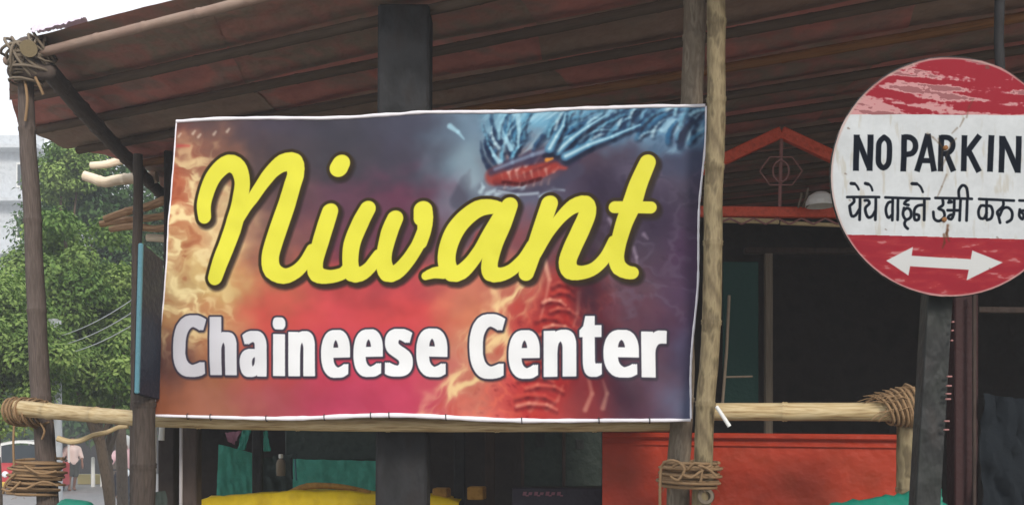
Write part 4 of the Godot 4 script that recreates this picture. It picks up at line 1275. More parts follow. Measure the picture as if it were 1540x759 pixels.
func roof() -> void:
	var root := thing("stall_roof", "low roof of red-brown tin sheets on bamboo purlins over the stall", "roof", RA)
	var kinds := [M.roof_rust, M.roof_red, M.roof_red, M.roof_rust, M.roof_grey, M.roof_rust]
	for k in 14:
		var e0 := roof_edge(k)
		var e1 := roof_edge(k + 1)
		var l0: float = e0[2] - e0[1]
		var l1: float = e1[2] - e1[1]
		if l0 < 0.2 and l1 < 0.2: continue
		var segs := maxi(1, int(round(maxf(l0, l1) / 1.9)))
		for s in segs:
			var st := begin()
			var lift := 0.006 * (s % 2)
			grid(st, 14, 16, func(u, v):
				var q: float = (s + u * 1.02) / segs
				var p: Vector3 = (e0[0] + ED * (e0[1] + l0 * q)).lerp(e1[0] + ED * (e1[1] + l1 * q), -0.06 + v * 1.18)
				p.y += lift + 0.007 * sin(v * TAU * 2.0) + 0.03 * wob.get_noise_2d(p.x * 9.0, p.z * 9.0) + 0.06 - 0.03 * v - 0.014 * sin(v * PI)
				return p)
			part(root, "roof_sheet", st, kinds[(k * 2 + s * 3 + k / 3) % kinds.size()])
		var st2 := begin()
		var p0: Vector3 = e0[0] + ED * (e0[1] + (-0.02 if k == 0 else 0.16))
		var p1: Vector3 = e0[0] + ED * e0[2]
		pole(st2, [p0 + Vector3(0, -0.02, 0), p0.lerp(p1, 0.5) + Vector3(0, -0.045, 0.02), p1 + Vector3(0, -0.02, 0)], 0.026 if k == 0 else 0.028, 0.024, 0.4, k + 3, 10)
		part(root, "eave_pole" if k == 0 else "purlin", st2, M.roof_grey if k == 0 else (M.purlin_brown if k == 4 else M.purlin_dark))
	# end rafter, seen as a slanting pole under the left end
	var st3 := begin()
	pole(st3, [at(70, 105, 5.57), at(150, 195, 6.56), at(240, 290, 8.4)], 0.05, 0.046, 0.4, 31, 10)
	part(root, "rafter", st3, M.timber_post)
	# loose pale plastic folded over the front edge
	st3 = begin()
	grid(st3, 28, 10, func(u, v):
		var base := RA + ED * lerpf(0.06, 0.46, u)
		var w: float = v * PI * 0.8
		return base + Vector3(0, 0.05 + 0.065 * sin(w) * (1.0 - 0.5 * u) + 0.012 * wob.get_noise_2d(u * 300.0, v * 60.0), 0.1 - 0.1 * v + 0.012 * wob.get_noise_2d(u * 200.0 + 40.0, v * 40.0)))
	single("plastic_sheet", st3, M.plastic_pale, "pale plastic sheet folded over the roof edge near the corner", "plastic sheet")

func lash(nm: String, label: String, c: Vector3, axis: Vector3, a: Vector3, b: Vector3, turns: float, length: float, r: float, messy: float, extra: Array, m: Material) -> Node3D:
	var root := thing(nm, label, "rope", c, "coir rope lashings")
	var st := begin()
	coil(st, c, axis, a, b, turns, length, r, messy)
	coil(st, c, axis, a * 1.06, b * 1.06, turns * 0.6, length * 0.7, r * 0.9, messy * 1.5)
	part(root, "winding", st, m)
	for e in extra:
		st = begin()
		tube(st, smooth_path(e, 0.02), [r * 0.85], 6)
		part(root, "loose_end", st, m)
	st = begin()
	for k in 70:
		var an := rng.randf() * TAU
		var p := c + axis * rng.randf_range(-0.55, 0.55) * length + (a * cos(an) + b * sin(an)) * rng.randf_range(1.0, 1.1)
		var d := Vector3(rng.randfn(), rng.randfn() - 0.3, rng.randfn() + 0.4) * 0.016
		tube(st, [p, p + d * 0.6 + Vector3(0, 0.004, 0), p + d], [0.0018, 0.0014, 0.0008], 3)
	part(root, "fibres", st, m).set_meta("kind", "stuff")
	return root

func stick(nm: String, label: String, cat: String, pts: Array, r0: float, r1: float, m: Material, group := "", joint := 0.33, sd := 1) -> void:
	var st := begin()
	pole(st, pts, r0, r1, joint, sd)
	single(nm, st, m, label, cat, group)

func posts_and_rails() -> void:
	var posts := "upright posts of the stall"
	# left corner post
	stick("corner_post", "leaning grey timber post under the left roof corner", "post", [at(38, 92, 5.59), at(41, 220, 5.59), at(48, 320, 5.59), at(53, 440, 5.59), at(58, 560, 5.59), at(66, 660, 5.59), at(70, 760, 5.59), Vector3(-2.6, -0.05, -5.59)], 0.041, 0.066, M.timber_post, posts, 0.55, 2)
	# knot of cloth and cut pole ends at the corner
	var kn := thing("corner_bundle", "knotted bundle of cloth and rope round the left roof corner", "bundle", at(45, 95, 5.52))
	var st := begin()
	body_mesh(st, [[at(30, 80, 5.52), at(62, 82, 5.52), 0.06, 0.055], [at(22, 108, 5.54), at(34, 112, 5.54), 0.045, 0.04], [at(48, 104, 5.50), at(72, 108, 5.52), 0.06, 0.045], [at(40, 66, 5.54), at(58, 66, 5.54), 0.04, 0.04]], 0.014, 0.05)
	part(kn, "cloth", st, M.timber_post)
	st = begin()
	coil(st, at(46, 96, 5.52), Vector3.UP, Vector3(0.1, 0, 0), Vector3(0, 0, 0.085), 4, 0.11, 0.008, 0.15)
	coil(st, at(40, 116, 5.54), Vector3(0.1, 1, 0.2).normalized(), Vector3(0.075, 0, 0), Vector3(0, 0, 0.075), 5, 0.09, 0.007, 0.2)
	coil(st, at(30, 84, 5.52), Vector3(-0.5, 0.8, 0.3).normalized(), Vector3(0.06, 0.03, 0), Vector3(0, 0, 0.08), 4, 0.1, 0.008, 0.2)
	coil(st, at(44, 92, 5.52), Vector3(0.8, 0.55, 0.2).normalized(), Vector3(-0.045, 0.085, 0), Vector3(0, 0, 0.095), 3, 0.08, 0.008, 0.15)
	for k in 9:
		var ax := Vector3(rng.randfn(), rng.randfn(), rng.randfn() * 0.4).normalized()
		var sa := ax.cross(Vector3(0.3, 0.2, 1)).normalized()
		coil(st, at(rng.randf_range(28, 66), rng.randf_range(72, 104), 5.51), ax, sa * rng.randf_range(0.055, 0.085), sa.cross(ax) * rng.randf_range(0.06, 0.085), 2.4, 0.05, rng.randf_range(0.005, 0.009), 0.25)
	part(kn, "rope", st, M.bamboo_grey)
	st = begin()
	pole(st, [at(41, 73, 5.38), at(45, 73, 5.73)], 0.046, 0.046, 0.0, 5, 16)
	var e1 := part(kn, "pole_end", st, M.bamboo_straw)
	e1.set_meta("label", "pale cut pole end facing the street")
	for p in [[at(36, 118, 5.50), at(40, 150, 5.49), at(37, 182, 5.51)], [at(52, 116, 5.47), at(58, 128, 5.47), at(64, 142, 5.49)]]:
		st = begin()
		tube(st, smooth_path(p, 0.02), [0.008], 6)
		part(kn, "rope_end", st, M.rope)
	# second row
	stick("thin_post", "thin dark post left of the dark blue panel", "post", [at(207, 232, 6.4), at(205, 420, 6.4), at(203, 620, 6.4), Vector3(-2.43, -0.05, -6.4)], 0.03, 0.034, M.timber_dark, posts, 0.5, 3)
	stick("trunk_post", "thick dark rough post below the dark blue panel", "post", [at(219, 440, 4.58), at(217, 580, 4.58), at(215, 700, 4.58), Vector3(-1.7, -0.05, -4.58)], 0.048, 0.062, M.timber_dark, posts, 0.3, 4)
	# the pair that carries the banner
	stick("pole_behind_banner", "stout grey pole partly hidden behind the banner", "post", [at(1044, -60, 4.52), at(1041, 150, 4.52), at(1030, 420, 4.52), at(1024, 640, 4.52), at(1021, 760, 4.52), Vector3(0.72, -0.05, -4.52)], 0.05, 0.053, M.bamboo_grey, posts, 0.6, 6)
	stick("pole_beside_banner", "mottled straw-coloured pole along the right edge of the banner", "post", [at(1079, -60, 4.25), at(1077, 150, 4.25), at(1074, 330, 4.25), at(1069, 500, 4.25), at(1060, 640, 4.25), at(1056, 760, 4.25), Vector3(0.74, -0.05, -4.25)], 0.039, 0.042, M.bamboo_straw, posts, 0.36, 7)
	stick("stub_post", "short olive post under the right bamboo rail", "post", [at(1366, 596, 4.16), at(1368, 700, 4.16), at(1367, 780, 4.16), Vector3(1.66, -0.05, -4.16)], 0.05, 0.05, M.bamboo_straw, posts, 0.5, 8)
	# rails
	var rails := "bamboo rails along the front"
	stick("bamboo_rail", "pale bamboo rail at the left, tied to the corner post", "rail", [at(14, 613, 5.48), at(110, 621, 5.2), at(205, 629, 4.86), at(232, 632, 4.78)], 0.045, 0.036, M.bamboo_pale, rails, 0.42, 9)
	stick("bamboo_rail", "thin shaded rail running under the banner", "rail", [at(226, 632, 4.74), at(420, 637, 4.7), at(700, 639, 4.62), at(1035, 637, 4.58)], 0.031, 0.034, M.bamboo_pale, rails, 0.5, 10)
	stick("bamboo_rail", "pale bamboo rail right of the banner, tied at its right end", "rail", [at(1070, 619, 4.34), at(1200, 619, 4.24), at(1352, 619, 4.12)], 0.038, 0.04, M.bamboo_pale, rails, 0.62, 11)
	# lashings
	lash("rope_lashing", "brown rope tying the left rail to the corner post", at(42, 620, 5.5), Vector3(1, -0.05, 0).normalized(), Vector3(0, 0.066, 0), Vector3(0, 0, 0.115), 13, 0.18, 0.007, 0.1, [[at(20, 640, 5.4), at(19, 668, 5.4), at(20, 700, 5.41)], [at(60, 636, 5.39), at(66, 648, 5.38), at(62, 660, 5.4)]], M.rope)
	lash("rope_lashing", "orange-brown rope wound low round the corner post", at(54, 718, 5.57), Vector3(0.25, 1, 0).normalized(), Vector3(0.112, 0, 0), Vector3(0, 0, 0.105), 17, 0.2, 0.008, 0.2, [[at(22, 712, 5.43), at(8, 726, 5.43), at(4, 742, 5.45)], [at(30, 724, 5.43), at(14, 738, 5.4), at(2, 735, 5.4)], [at(36, 700, 5.42), at(60, 712, 5.4), at(84, 708, 5.43)], [at(40, 734, 5.41), at(64, 724, 5.4), at(86, 730, 5.44)]], M.rope)
	lash("rope_lashing", "coil of coir rope binding the two poles under the banner", at(1037, 713, 4.38), Vector3(0.1, 1, 0).normalized(), Vector3(0.112, 0.0, 0.03), Vector3(-0.03, 0, 0.2), 11, 0.11, 0.0075, 0.08, [
		[at(1030, 700, 4.16), at(1012, 692, 4.15), at(996, 700, 4.2), at(993, 730, 4.2), at(993, 790, 4.2)],
		[at(1012, 702, 4.17), at(1022, 696, 4.15), at(1030, 706, 4.14), at(1020, 722, 4.15), at(1008, 716, 4.16)],
		[at(1034, 706, 4.15), at(1046, 696, 4.13), at(1056, 702, 4.13), at(1054, 724, 4.14)],
		[at(1050, 700, 4.13), at(1064, 704, 4.12), at(1078, 716, 4.13)],
		[at(1028, 714, 4.14), at(1040, 718, 4.13), at(1052, 710, 4.13), at(1070, 700, 4.14)]], M.rope)
	# fuzzy coir at the right end of the rail
	var root := thing("rope_lashing", "shaggy tuft of coir tied over the right end of the rail", "rope", at(1352, 615, 4.12), "coir rope lashings")
	st = begin()
	for k in 5:
		coil(st, at(1340 + 7 * k, 616 - 1.2 * k, 4.13), Vector3(0.95, 0.3, 0).normalized(), Vector3(-0.02, 0.052 + 0.007 * k, 0), Vector3(0, 0, 0.06 + 0.004 * k), 4, 0.07, 0.006, 0.16)
	part(root, "winding", st, M.rope)
	st = begin()
	for k in 110:
		var t := rng.randf()
		var an := rng.randf_range(-0.6, PI + 0.6)
		var c := at(lerpf(1318, 1380, t), 616 - 8 * t, 4.12)
		var rr := 0.045 + 0.028 * t
		var p := c + Vector3(rng.randfn() * 0.006, sin(an) * rr, cos(an) * rr)
		var d := Vector3(rng.randf_range(-0.09, 0.03), rng.randf_range(-0.035, 0.02), rng.randf_range(-0.02, 0.02))
		tube(st, [p, p + d * 0.5 + Vector3(0, 0.006, 0), p + d], [0.0026, 0.002, 0.001], 4)
	var fz := part(root, "fibres", st, M.rope)
	fz.set_meta("kind", "stuff")
	# hollow cut bamboo poking out below the coil
	var stub := thing("bamboo_stub", "cut hollow bamboo end poking out below the rope coil", "bamboo", at(1062, 746, 4.2))
	st = begin()
	tube(st, [at(1062, 746, 4.2), at(1060, 744, 4.5), at(1058, 742, 5.0)], [0.036, 0.036, 0.036], 16, false)
	lathe(st, at(1062, 746, 4.2), Vector3(0, 0, 1), [[0.036, 0.0], [0.033, 0.003], [0.02, 0.002], [0.018, -0.02], [0.017, -0.09], [0.0, -0.09]], 16)
	part(stub, "culm", st, M.bamboo_grey)
	stick("split_cane", "short white split of cane leaning at the rail's left end", "stick", [at(1078, 611, 4.18), at(1087, 624, 4.17), at(1098, 641, 4.16)], 0.008, 0.009, M.white_paint, "", 0.0, 12)
	stick("crooked_stick", "crooked pale stick hung below the left rail", "stick", [at(86, 659, 5.3), at(104, 664, 5.3), at(122, 662, 5.3), at(140, 654, 5.3), at(160, 650, 5.3), at(178, 642, 5.3), at(192, 641, 5.3)], 0.016, 0.011, M.bamboo_pale, "", 0.0, 13)
	# loose poles stored under the roof
	var grp := "loose poles stored under the roof edge"
	stick("loose_pole", "topmost pale pole of the stack below the roof edge", "pole", [at(136, 249, 8.10), at(160, 247, 8.10), at(182, 241, 8.10), at(236, 229, 8.10)], 0.03, 0.034, M.cut_timber, grp, 0.25, 14)
	stick("loose_pole", "thick pale bent pole second from the top of the stack", "pole", [at(126, 264, 8.00), at(142, 269, 8.00), at(158, 274, 8.00), at(180, 270, 8.00), at(236, 266, 8.00)], 0.04, 0.046, M.cut_timber, grp, 0.25, 15)
	stick("loose_pole", "short white stub of pole right of the thin post", "pole", [at(212, 266, 8.18), at(222, 263, 8.18), at(232, 266, 8.18)], 0.035, 0.03, M.white_paint, grp, 0.0, 16)
	stick("loose_pole", "long brown pole rising to the banner's left edge", "pole", [at(156, 330, 7.80), at(190, 318, 7.80), at(226, 309, 7.80), at(270, 292, 7.80)], 0.028, 0.036, M.bamboo_tan, grp, 0.3, 17)
	stick("loose_pole", "level brown pole below the rising one", "pole", [at(150, 337, 7.90), at(190, 331, 7.90), at(230, 327, 7.90), at(270, 320, 7.90)], 0.026, 0.03, M.bamboo_tan, grp, 0.3, 18)
	stick("loose_pole", "reddish brown pole lowest of the three beside the banner", "pole", [at(164, 345, 7.70), at(200, 340, 7.70), at(232, 344, 7.70), at(266, 341, 7.70)], 0.024, 0.03, M.bamboo_tan, grp, 0.3, 19)
	stick("loose_pole", "pale short pole just above the dark blue panel", "pole", [at(220, 357, 7.84), at(238, 358, 7.84), at(264, 360, 7.84)], 0.03, 0.03, M.cut_timber, grp, 0.0, 20)
	# dark blue panel seen nearly edge on
	var bp := thing("blue_panel", "upright dark blue panel with a pale blue edge beside the banner", "panel", at(222, 600, 4.46))
	st = begin()
	var c0 := at(214, 366, 4.42)
	var c1 := at(245, 392, 4.6)
	var c2 := at(239, 600, 4.6)
	var c3 := at(208, 592, 4.42)
	var th := Vector3(-0.03, 0.0, -0.02)
	quad(st, c0, c1, c2, c3)
	quad(st, c0 + th, c3 + th, c2 + th, c1 + th)
	quad(st, c0, c0 + th, c1 + th, c1)
	quad(st, c3, c2, c2 + th, c3 + th)
	quad(st, c1, c1 + th, c2 + th, c2)
	part(bp, "board", st, M.navy)
	st = begin()
	bar(st, c0 + Vector3(-0.008, 0.0, 0.0), c3 + Vector3(-0.008, 0.0, 0.0), 0.02, 0.02, 0.006)
	part(bp, "edge_strip", st, M.cyan_edge)

func drape(a: Vector3, b: Vector3, c: Vector3, d: Vector3, nu: int, nv: int, amp: float, sd: float, st: SurfaceTool) -> void:
	var nrm := (b - a).cross(d - a).normalized()
	grid(st, nu, nv, func(u, v):
		var p := a.lerp(b, u).lerp(d.lerp(c, u), v)
		return p + nrm * amp * (wob.get_noise_2d(u * 140.0 + sd * 50.0, v * 60.0 + sd * 31.0) + 0.5 * wob.get_noise_2d(u * 420.0 + sd, v * 160.0)))

func under_banner() -> void:
	# the big square column
	var st := begin()
	bar(st, Vector3(-0.545, -0.02, -4.93), Vector3(-0.525, 3.84, -4.93), 0.25, 0.22, 0.012, Vector3.BACK)
	single("square_column", st, M.column, "broad dark square column behind the banner", "column")
	var mid := "posts under the banner"
	for p in [[387, 14, 5.6, "slim grey post in front of the teal cloths", M.column], [691, 17, 5.7, "greenish grey post right of the square column", M.column], [737, 15, 5.8, "dark narrow post left of the dark green board", M.plank_dark], [286, 26, 5.2, "reddish dark post beside the pale grey pipe", M.plank_dark], [253, 24, 5.3, "blackish plank left of the pale grey pipe", M.wall_dark]]:
		st = begin()
		var f := at(p[0], 655, p[2])
		var w: float = p[1] / F * p[2]
		bar(st, Vector3(f.x, -0.02, f.z), Vector3(f.x, 2.6, f.z), w, w, 0.006, Vector3.BACK)
		single("thin_pillar", st, p[4], p[3], "post", mid)
	for p in [[231.5, 640, 725, 5.0, 3.6, "thin white strip beside the thick rough post", 0.0], [243, 640, 662, 5.05, 4.5, "short white tab hanging below the rail", 0.0], [272, 640, 800, 5.05, 2.6, "long pale grey pipe left of the reddish dark post", 0.0]]:
		st = begin()
		tube(st, [at(p[0], p[1], p[3]), at(p[0] - 0.5, (p[1] + p[2]) / 2, p[3]), at(p[0] - 1.0, p[2], p[3])], [p[4] / F * p[3]], 8)
		single("white_strip", st, M.grey_pvc if p[0] > 260 else M.white_paint, p[5], "strip", "white strips under the banner")
	# teal cloths hung at the back of the stall
	st = begin()
	drape(at(328, 668, 6.2), at(392, 684, 6.3), at(392, 790, 6.2), at(324, 790, 6.1), 16, 16, 0.02, 1.0, st)
	single("teal_cloth", st, M.teal_cloth, "teal cloth hung left of the slim grey post", "cloth", "teal cloths under the banner")
	st = begin()
	drape(at(384, 690, 6.5), at(446, 682, 6.5), at(446, 790, 6.4), at(384, 790, 6.4), 14, 14, 0.05, 2.0, st)
	single("teal_cloth", st, M.green_dark, "dull dark teal cloth behind the pale bottle", "cloth", "teal cloths under the banner")
	st = begin()
	drape(at(440, 690, 6.3), at(566, 693, 6.3), at(566, 800, 6.2), at(440, 800, 6.2), 24, 14, 0.018, 3.0, st)
	single("teal_cloth", st, M.teal_cloth, "wide teal cloth left of the square column", "cloth", "teal cloths under the banner")
	for p in [[[364, 646, 8], [378, 644, 8], [368, 676, 0], [356, 676, 0]], [[396, 650, 0], [401, 645, 0], [407, 678, 0], [394, 678, 0]]]:
		st = begin()
		drape(at(p[0][0], p[0][1], 6.35), at(p[1][0], p[1][1], 6.35), at(p[2][0], p[2][1], 6.3), at(p[3][0], p[3][1], 6.3), 8, 8, 0.02, 4.0, st)
		single("teal_rag", st, M.teal_tarp, "bright teal scrap hanging below the rail, " + ("left of the slim grey post" if p[0][0] < 380 else "right of the slim grey post"), "cloth", "teal scraps below the rail")
	st = begin()
	drape(at(338, 650, 6.15), at(362, 648, 6.15), at(352, 668, 6.1), at(342, 664, 6.1), 8, 6, 0.02, 5.0, st)
	single("pink_rag", st, M.pink_dim, "dull pink rag tucked below the rail", "cloth")
	var bt := thing("bottle", "pale bottle hanging before the dull teal cloth", "bottle", at(422, 716, 6.0))
	st = begin()
	lathe(st, at(422, 716, 6.0), Vector3.UP, [[0.0, 0.0], [0.026, 0.003], [0.028, 0.03], [0.028, 0.075], [0.022, 0.095], [0.011, 0.105], [0.011, 0.12], [0.0, 0.121]], 14)
	part(bt, "body", st, M.bamboo_grey)
	st = begin()
	lathe(st, at(422, 716, 6.0) + Vector3(0, 0.121, 0), Vector3.UP, [[0.013, -0.012], [0.014, 0.0], [0.013, 0.012], [0.0, 0.013]], 12)
	part(bt, "cap", st, M.white_paint)
	for k in [[437, 688, 720], [443, 690, 722]]:
		st = begin()
		tube(st, [at(k[0], k[1], 6.0), at(k[0] + 2, k[2], 6.0)], [0.006], 6)
		single("hanging_cord", st, M.cyan_edge if k[0] > 440 else M.black, "thin %s cord hanging right of the pale bottle" % ("bluish" if k[0] > 440 else "black"), "cord")
	st = begin()
	box(st, at(500, 664, 6.6), Vector3(0.31, 0, 0), Vector3(0, 0.12, 0), Vector3(0, 0, 0.02), 0.006)
	single("dark_board", st, M.green_dark, "dark grey-green board above the wide teal cloth", "board")
	# yellow sheet over a table
	st = begin()
	var ridge := [[285, 752], [310, 747], [350, 744], [390, 741], [430, 737], [470, 738], [520, 739], [570, 742], [600, 743], [650, 746], [672, 748], [690, 754]]
	grid(st, 44, 16, func(u, v):
		var f: float = u * (ridge.size() - 1)
		var i := mini(int(f), ridge.size() - 2)
		var x := lerpf(ridge[i][0], ridge[i + 1][0], f - i)
		var y := lerpf(ridge[i][1], ridge[i + 1][1], f - i)
		var p := at(x, y, 5.35)
		if v < 0.3: return p + Vector3(0, -0.02 * (0.3 - v) / 0.3, -0.5 * (0.3 - v) / 0.3) + Vector3(0, 0.012 * wob.get_noise_2d(u * 200.0, v * 300.0), 0)
		var w: float = (v - 0.3) / 0.7
		return p + Vector3(0, -0.55 * w, 0.03 * w + 0.03 * w * wob.get_noise_2d(u * 500.0, 5.0)))
	single("yellow_tarpaulin", st, M.yellow_tarp, "yellow tarpaulin spread over a table below the banner", "tarpaulin")
	st = begin()
	pole(st, [at(436, 742, 5.5), at(462, 731, 5.5), at(500, 731, 5.5), at(530, 735, 5.5), at(556, 741, 5.5)], 0.02, 0.014, 0.0, 22)
	single("rolled_mat", st, M.ochre_cloth, "ochre rolled mat lying on the yellow tarpaulin", "mat")
	for k in [[664, 735, 22], [717, 733, 24]]:
		st = begin()
		box(st, at(k[0], k[1] + 8, 5.5), Vector3(k[2] * 0.5 / F * 5.5, 0, 0.01), Vector3(0, 0.035, 0), Vector3(-0.008, 0, 0.06), 0.006)
		single("cardboard_box", st, M.ochre_cloth, "small ochre cardboard box " + ("just right of the square column" if k[0] < 690 else "between the two grey posts"), "box", "small boxes behind the yellow tarpaulin")
	# dark green board and dark notice below it
	var gb := thing("green_board", "dark green framed board left of the red counter", "board", at(848, 740, 5.6))
	st = begin()
	box(st, at(850, 688, 5.6), Vector3(0.235, 0, 0), Vector3(0, 0.16, 0), Vector3(0, 0, 0.015), 0.004)
	part(gb, "board", st, M.green_dark)
	for x in [786, 848, 910]:
		st = begin()
		bar(st, at(x, 640, 5.57), at(x, 732, 5.57), 0.018, 0.018, 0.003, Vector3.BACK)
		part(gb, "stile", st, M.plank_dark)
	for k in [[812, 662, 14, 20], [872, 668, 12, 14]]:
		st = begin()
		box(st, at(k[0], k[1], 5.58), Vector3(k[2] / F * 2.8, 0, 0), Vector3(0, k[3] / F * 2.8, 0), Vector3(0, 0, 0.003), 0.001)
		part(gb, "faded_paper", st, M.pole_paint)
	var nb := thing("dark_notice", "dark purple board with faded pink marks below the green board", "board", at(838, 800, 5.3))
	st = begin()
	box(st, at(838, 770, 5.3), Vector3(0.24, 0, 0), Vector3(0, 0.13, 0), Vector3(0, 0, 0.012), 0.004)
	part(nb, "board", st, M.purple_dark)
	st = begin()
	for k in 7:
		var x := 789.0 + 8.6 * k
		var h := [5.0, 4.0, 5.0, 3.5, 5.5, 4.0, 5.0][k] as float
		box(st, at(x, 742, 5.285), Vector3(0.0095, 0, 0), Vector3(0.002, h / F * 5.3 * 0.55, 0), Vector3(0, 0, 0.0015), 0.0005)
		if k % 2 == 0: box(st, at(x + 4, 745, 5.285), Vector3(0.008, 0, 0), Vector3(0, 0.004, 0), Vector3(0, 0, 0.0012), 0.0005)
	part(nb, "faded_mark", st, M.pink_dim)
	st = begin()
	drape(at(196, 742, 5.0), at(250, 738, 5.1), at(258, 860, 5.0), at(190, 860, 4.9), 14, 10, 0.04, 6.0, st)
	single("teal_cover", st, M.green_dark, "dark teal cover at the foot of the thick rough post", "cover")
	st = begin()
	body_mesh(st, [[at(100, 762, 5.2), at(128, 764, 5.2), 0.045, 0.04], [at(90, 775, 5.2), at(135, 778, 5.2), 0.05, 0.05]], 0.014, 0.04)
	single("teal_bag", st, M.teal_tarp, "teal plastic bag at the bottom edge near the corner post", "bag")

func right_side() -> void:
	# red steel counter panel
	var root := thing("red_counter", "red painted metal counter front behind the two poles", "counter", at(1130, 900, 4.85))
	var st := begin()
	var a := at(906, 650, 5.0)
	var b := at(1357, 654, 4.62)
	var dn := Vector3(0, -0.85, 0)
	var bk := Vector3(0.02, 0, -0.04)
	quad(st, a, b, b + dn, a + dn)
	quad(st, a + bk, a + dn + bk, b + dn + bk, b + bk)
	quad(st, a, a + bk, b + bk, b)
	quad(st, b, b + bk, b + dn + bk, b + dn)
	quad(st, a, a + dn, a + dn + bk, a + bk)
	part(root, "panel", st, M.red_board)
	st = begin()
	bar(st, a + Vector3(0, -0.012, 0.012), b + Vector3(0, -0.012, 0.012), 0.03, 0.028, 0.008)
	part(root, "top_lip", st, M.red_board)
	st = begin()
	bar(st, a + Vector3(0, -0.056, 0.006), b + Vector3(0, -0.056, 0.006), 0.012, 0.012, 0.004)
	part(root, "seam", st, M.red_board)
	# teal tarpaulin over a heap in front of it
	st = begin()
	var ridge := [[1180, 775], [1235, 762], [1275, 753], [1320, 746], [1352, 741], [1378, 738], [1402, 741], [1418, 752], [1440, 770]]
	grid(st, 40, 18, func(u, v):
		var f: float = u * (ridge.size() - 1)
		var i := mini(int(f), ridge.size() - 2)
		var p := at(lerpf(ridge[i][0], ridge[i + 1][0], f - i), lerpf(ridge[i][1], ridge[i + 1][1], f - i), 3.75)
		var w: float = absf(v - 0.4) / 0.6
		var s: float = signf(v - 0.4)
		return p + Vector3(0, -0.42 * pow(w, 1.4), s * 0.22 * w) + Vector3(0, 0.02, 0.05 * w) * wob.get_noise_2d(u * 260.0, v * 160.0))
	single("teal_tarpaulin", st, M.teal_tarp, "bright teal tarpaulin heaped in front of the red counter", "tarpaulin")
	# red gable frame of the shop behind
	var gb := thing("gable_frame", "red steel gable frame with a hexagon ornament in the dark stall", "frame", at(1175, 330, 6.0))
	st = begin()
	bar(st, at(925, 317, 6.0), at(1430, 322, 6.0), 0.05, 0.062, 0.006)
	part(gb, "bottom_chord", st, M.red_pipe)
	for s in [-1.0, 1.0]:
		st = begin()
		bar(st, at(1175, 199, 6.0), at(1175 + 255 * s, 319, 5.99), 0.05, 0.07, 0.006)
		part(gb, "rafter", st, M.red_pipe)
	st = begin()
	tube(st, [at(1176, 200, 6.0), at(1173, 315, 6.0)], [0.011], 10)
	part(gb, "king_post", st, M.pink_tag)
	st = begin()
	var hex := []
	for k in 7: hex.append(at(1175 + [-32, -17, 17, 32, 17, -17, -32][k], 257 + [0, -21, -21, 0, 21, 21, 0][k], 5.99))
	for k in 6: bar(st, hex[k], hex[k + 1], 0.008, 0.008, 0.002)
	part(gb, "hexagon", st, M.pink_tag)
	st = begin()
	var rg := []
	for k in 25: rg.append(at(1175 + 12 * cos(TAU * k / 24.0), 257 + 16 * sin(TAU * k / 24.0), 5.98))
	tube(st, rg, [0.006], 6)
	part(gb, "ring", st, M.pink_tag)
	st = begin()
	for k in 12:
		var x := 1062.0 + 18.0 * k
		bar(st, at(x, 328 + (k % 2) * 9, 5.96), at(x + 18, 328 + ((k + 1) % 2) * 9, 5.96), 0.008, 0.01, 0.002)
	part(gb, "zigzag_trim", st, M.pink_tag)
	st = begin()
	bar(st, at(1060, 330, 5.98), at(1172, 333, 5.98), 0.02, 0.03, 0.004)
	bar(st, at(1174, 335, 5.98), at(1300, 340, 5.98), 0.02, 0.022, 0.004)
	part(gb, "pale_fascia", st, M.bamboo_pale)
	st = begin()
	lathe(st, at(1234, 310, 5.85), Vector3.UP, [[0.085, 0.0], [0.082, 0.03], [0.066, 0.06], [0.035, 0.08], [0.0, 0.085]], 20)
	single("white_bowl", st, M.white_paint, "white upturned bowl resting on the red gable frame", "bowl")
	for k in [[1206, 290, 1201, 312], [1216, 283, 1208, 312], [1220, 303, 1212, 312]]:
		st = begin()
		tube(st, [at(k[0], k[1], 5.9), at((k[0] + k[2]) / 2 + 1, (k[1] + k[3]) / 2, 5.9), at(k[2], k[3], 5.9)], [0.007], 6)
		single("cane", st, M.bamboo_grey, "thin grey cane standing on the gable frame, " + ["leftmost", "longest and middle", "short and next to the bowl"][0 if k[0] == 1206 else (1 if k[0] == 1216 else 2)] + " of three", "cane", "canes beside the white bowl")
	# door opening behind
	var df := thing("door_frame", "dark wooden door frame under the red gable", "door frame", at(1200, 900, 6.6))
	st = begin()
	bar(st, at(1120, 377, 6.6), at(1420, 378, 6.6), 0.06, 0.04, 0.005)
	part(df, "lintel", st, M.plank_dark)
	st = begin()
	bar(st, at(1156, 380, 6.6), Vector3(at(1156, 380, 6.6).x, -0.02, -6.6), 0.05, 0.05, 0.005, Vector3.BACK)
	part(df, "jamb", st, M.bamboo_grey)
	st = begin()
	box(st, at(1114, 500, 6.5), Vector3(0.115, 0, 0), Vector3(0, 0.46, 0), Vector3(0, 0, 0.012), 0.004)
	single("teal_board", st, M.teal_deep, "dark teal upright panel left of the door frame", "panel")
	var ws := thing("white_bracket", "thin white upright stick with a short crossbar before the teal panel", "bracket", at(1090, 604, 5.6))
	st = begin()
	tube(st, [at(1097, 444, 5.6), at(1093, 530, 5.6), at(1087, 606, 5.6)], [0.009], 8)
	part(ws, "upright", st, M.bamboo_grey)
	st = begin()
	tube(st, [at(1090, 567, 5.6), at(1132, 566, 5.6)], [0.006], 8)
	part(ws, "crossbar", st, M.bamboo_grey)
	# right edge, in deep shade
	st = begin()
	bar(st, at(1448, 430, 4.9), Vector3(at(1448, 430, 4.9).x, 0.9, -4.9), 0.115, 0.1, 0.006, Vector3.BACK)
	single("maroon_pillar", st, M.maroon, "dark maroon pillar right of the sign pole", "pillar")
	st = begin()
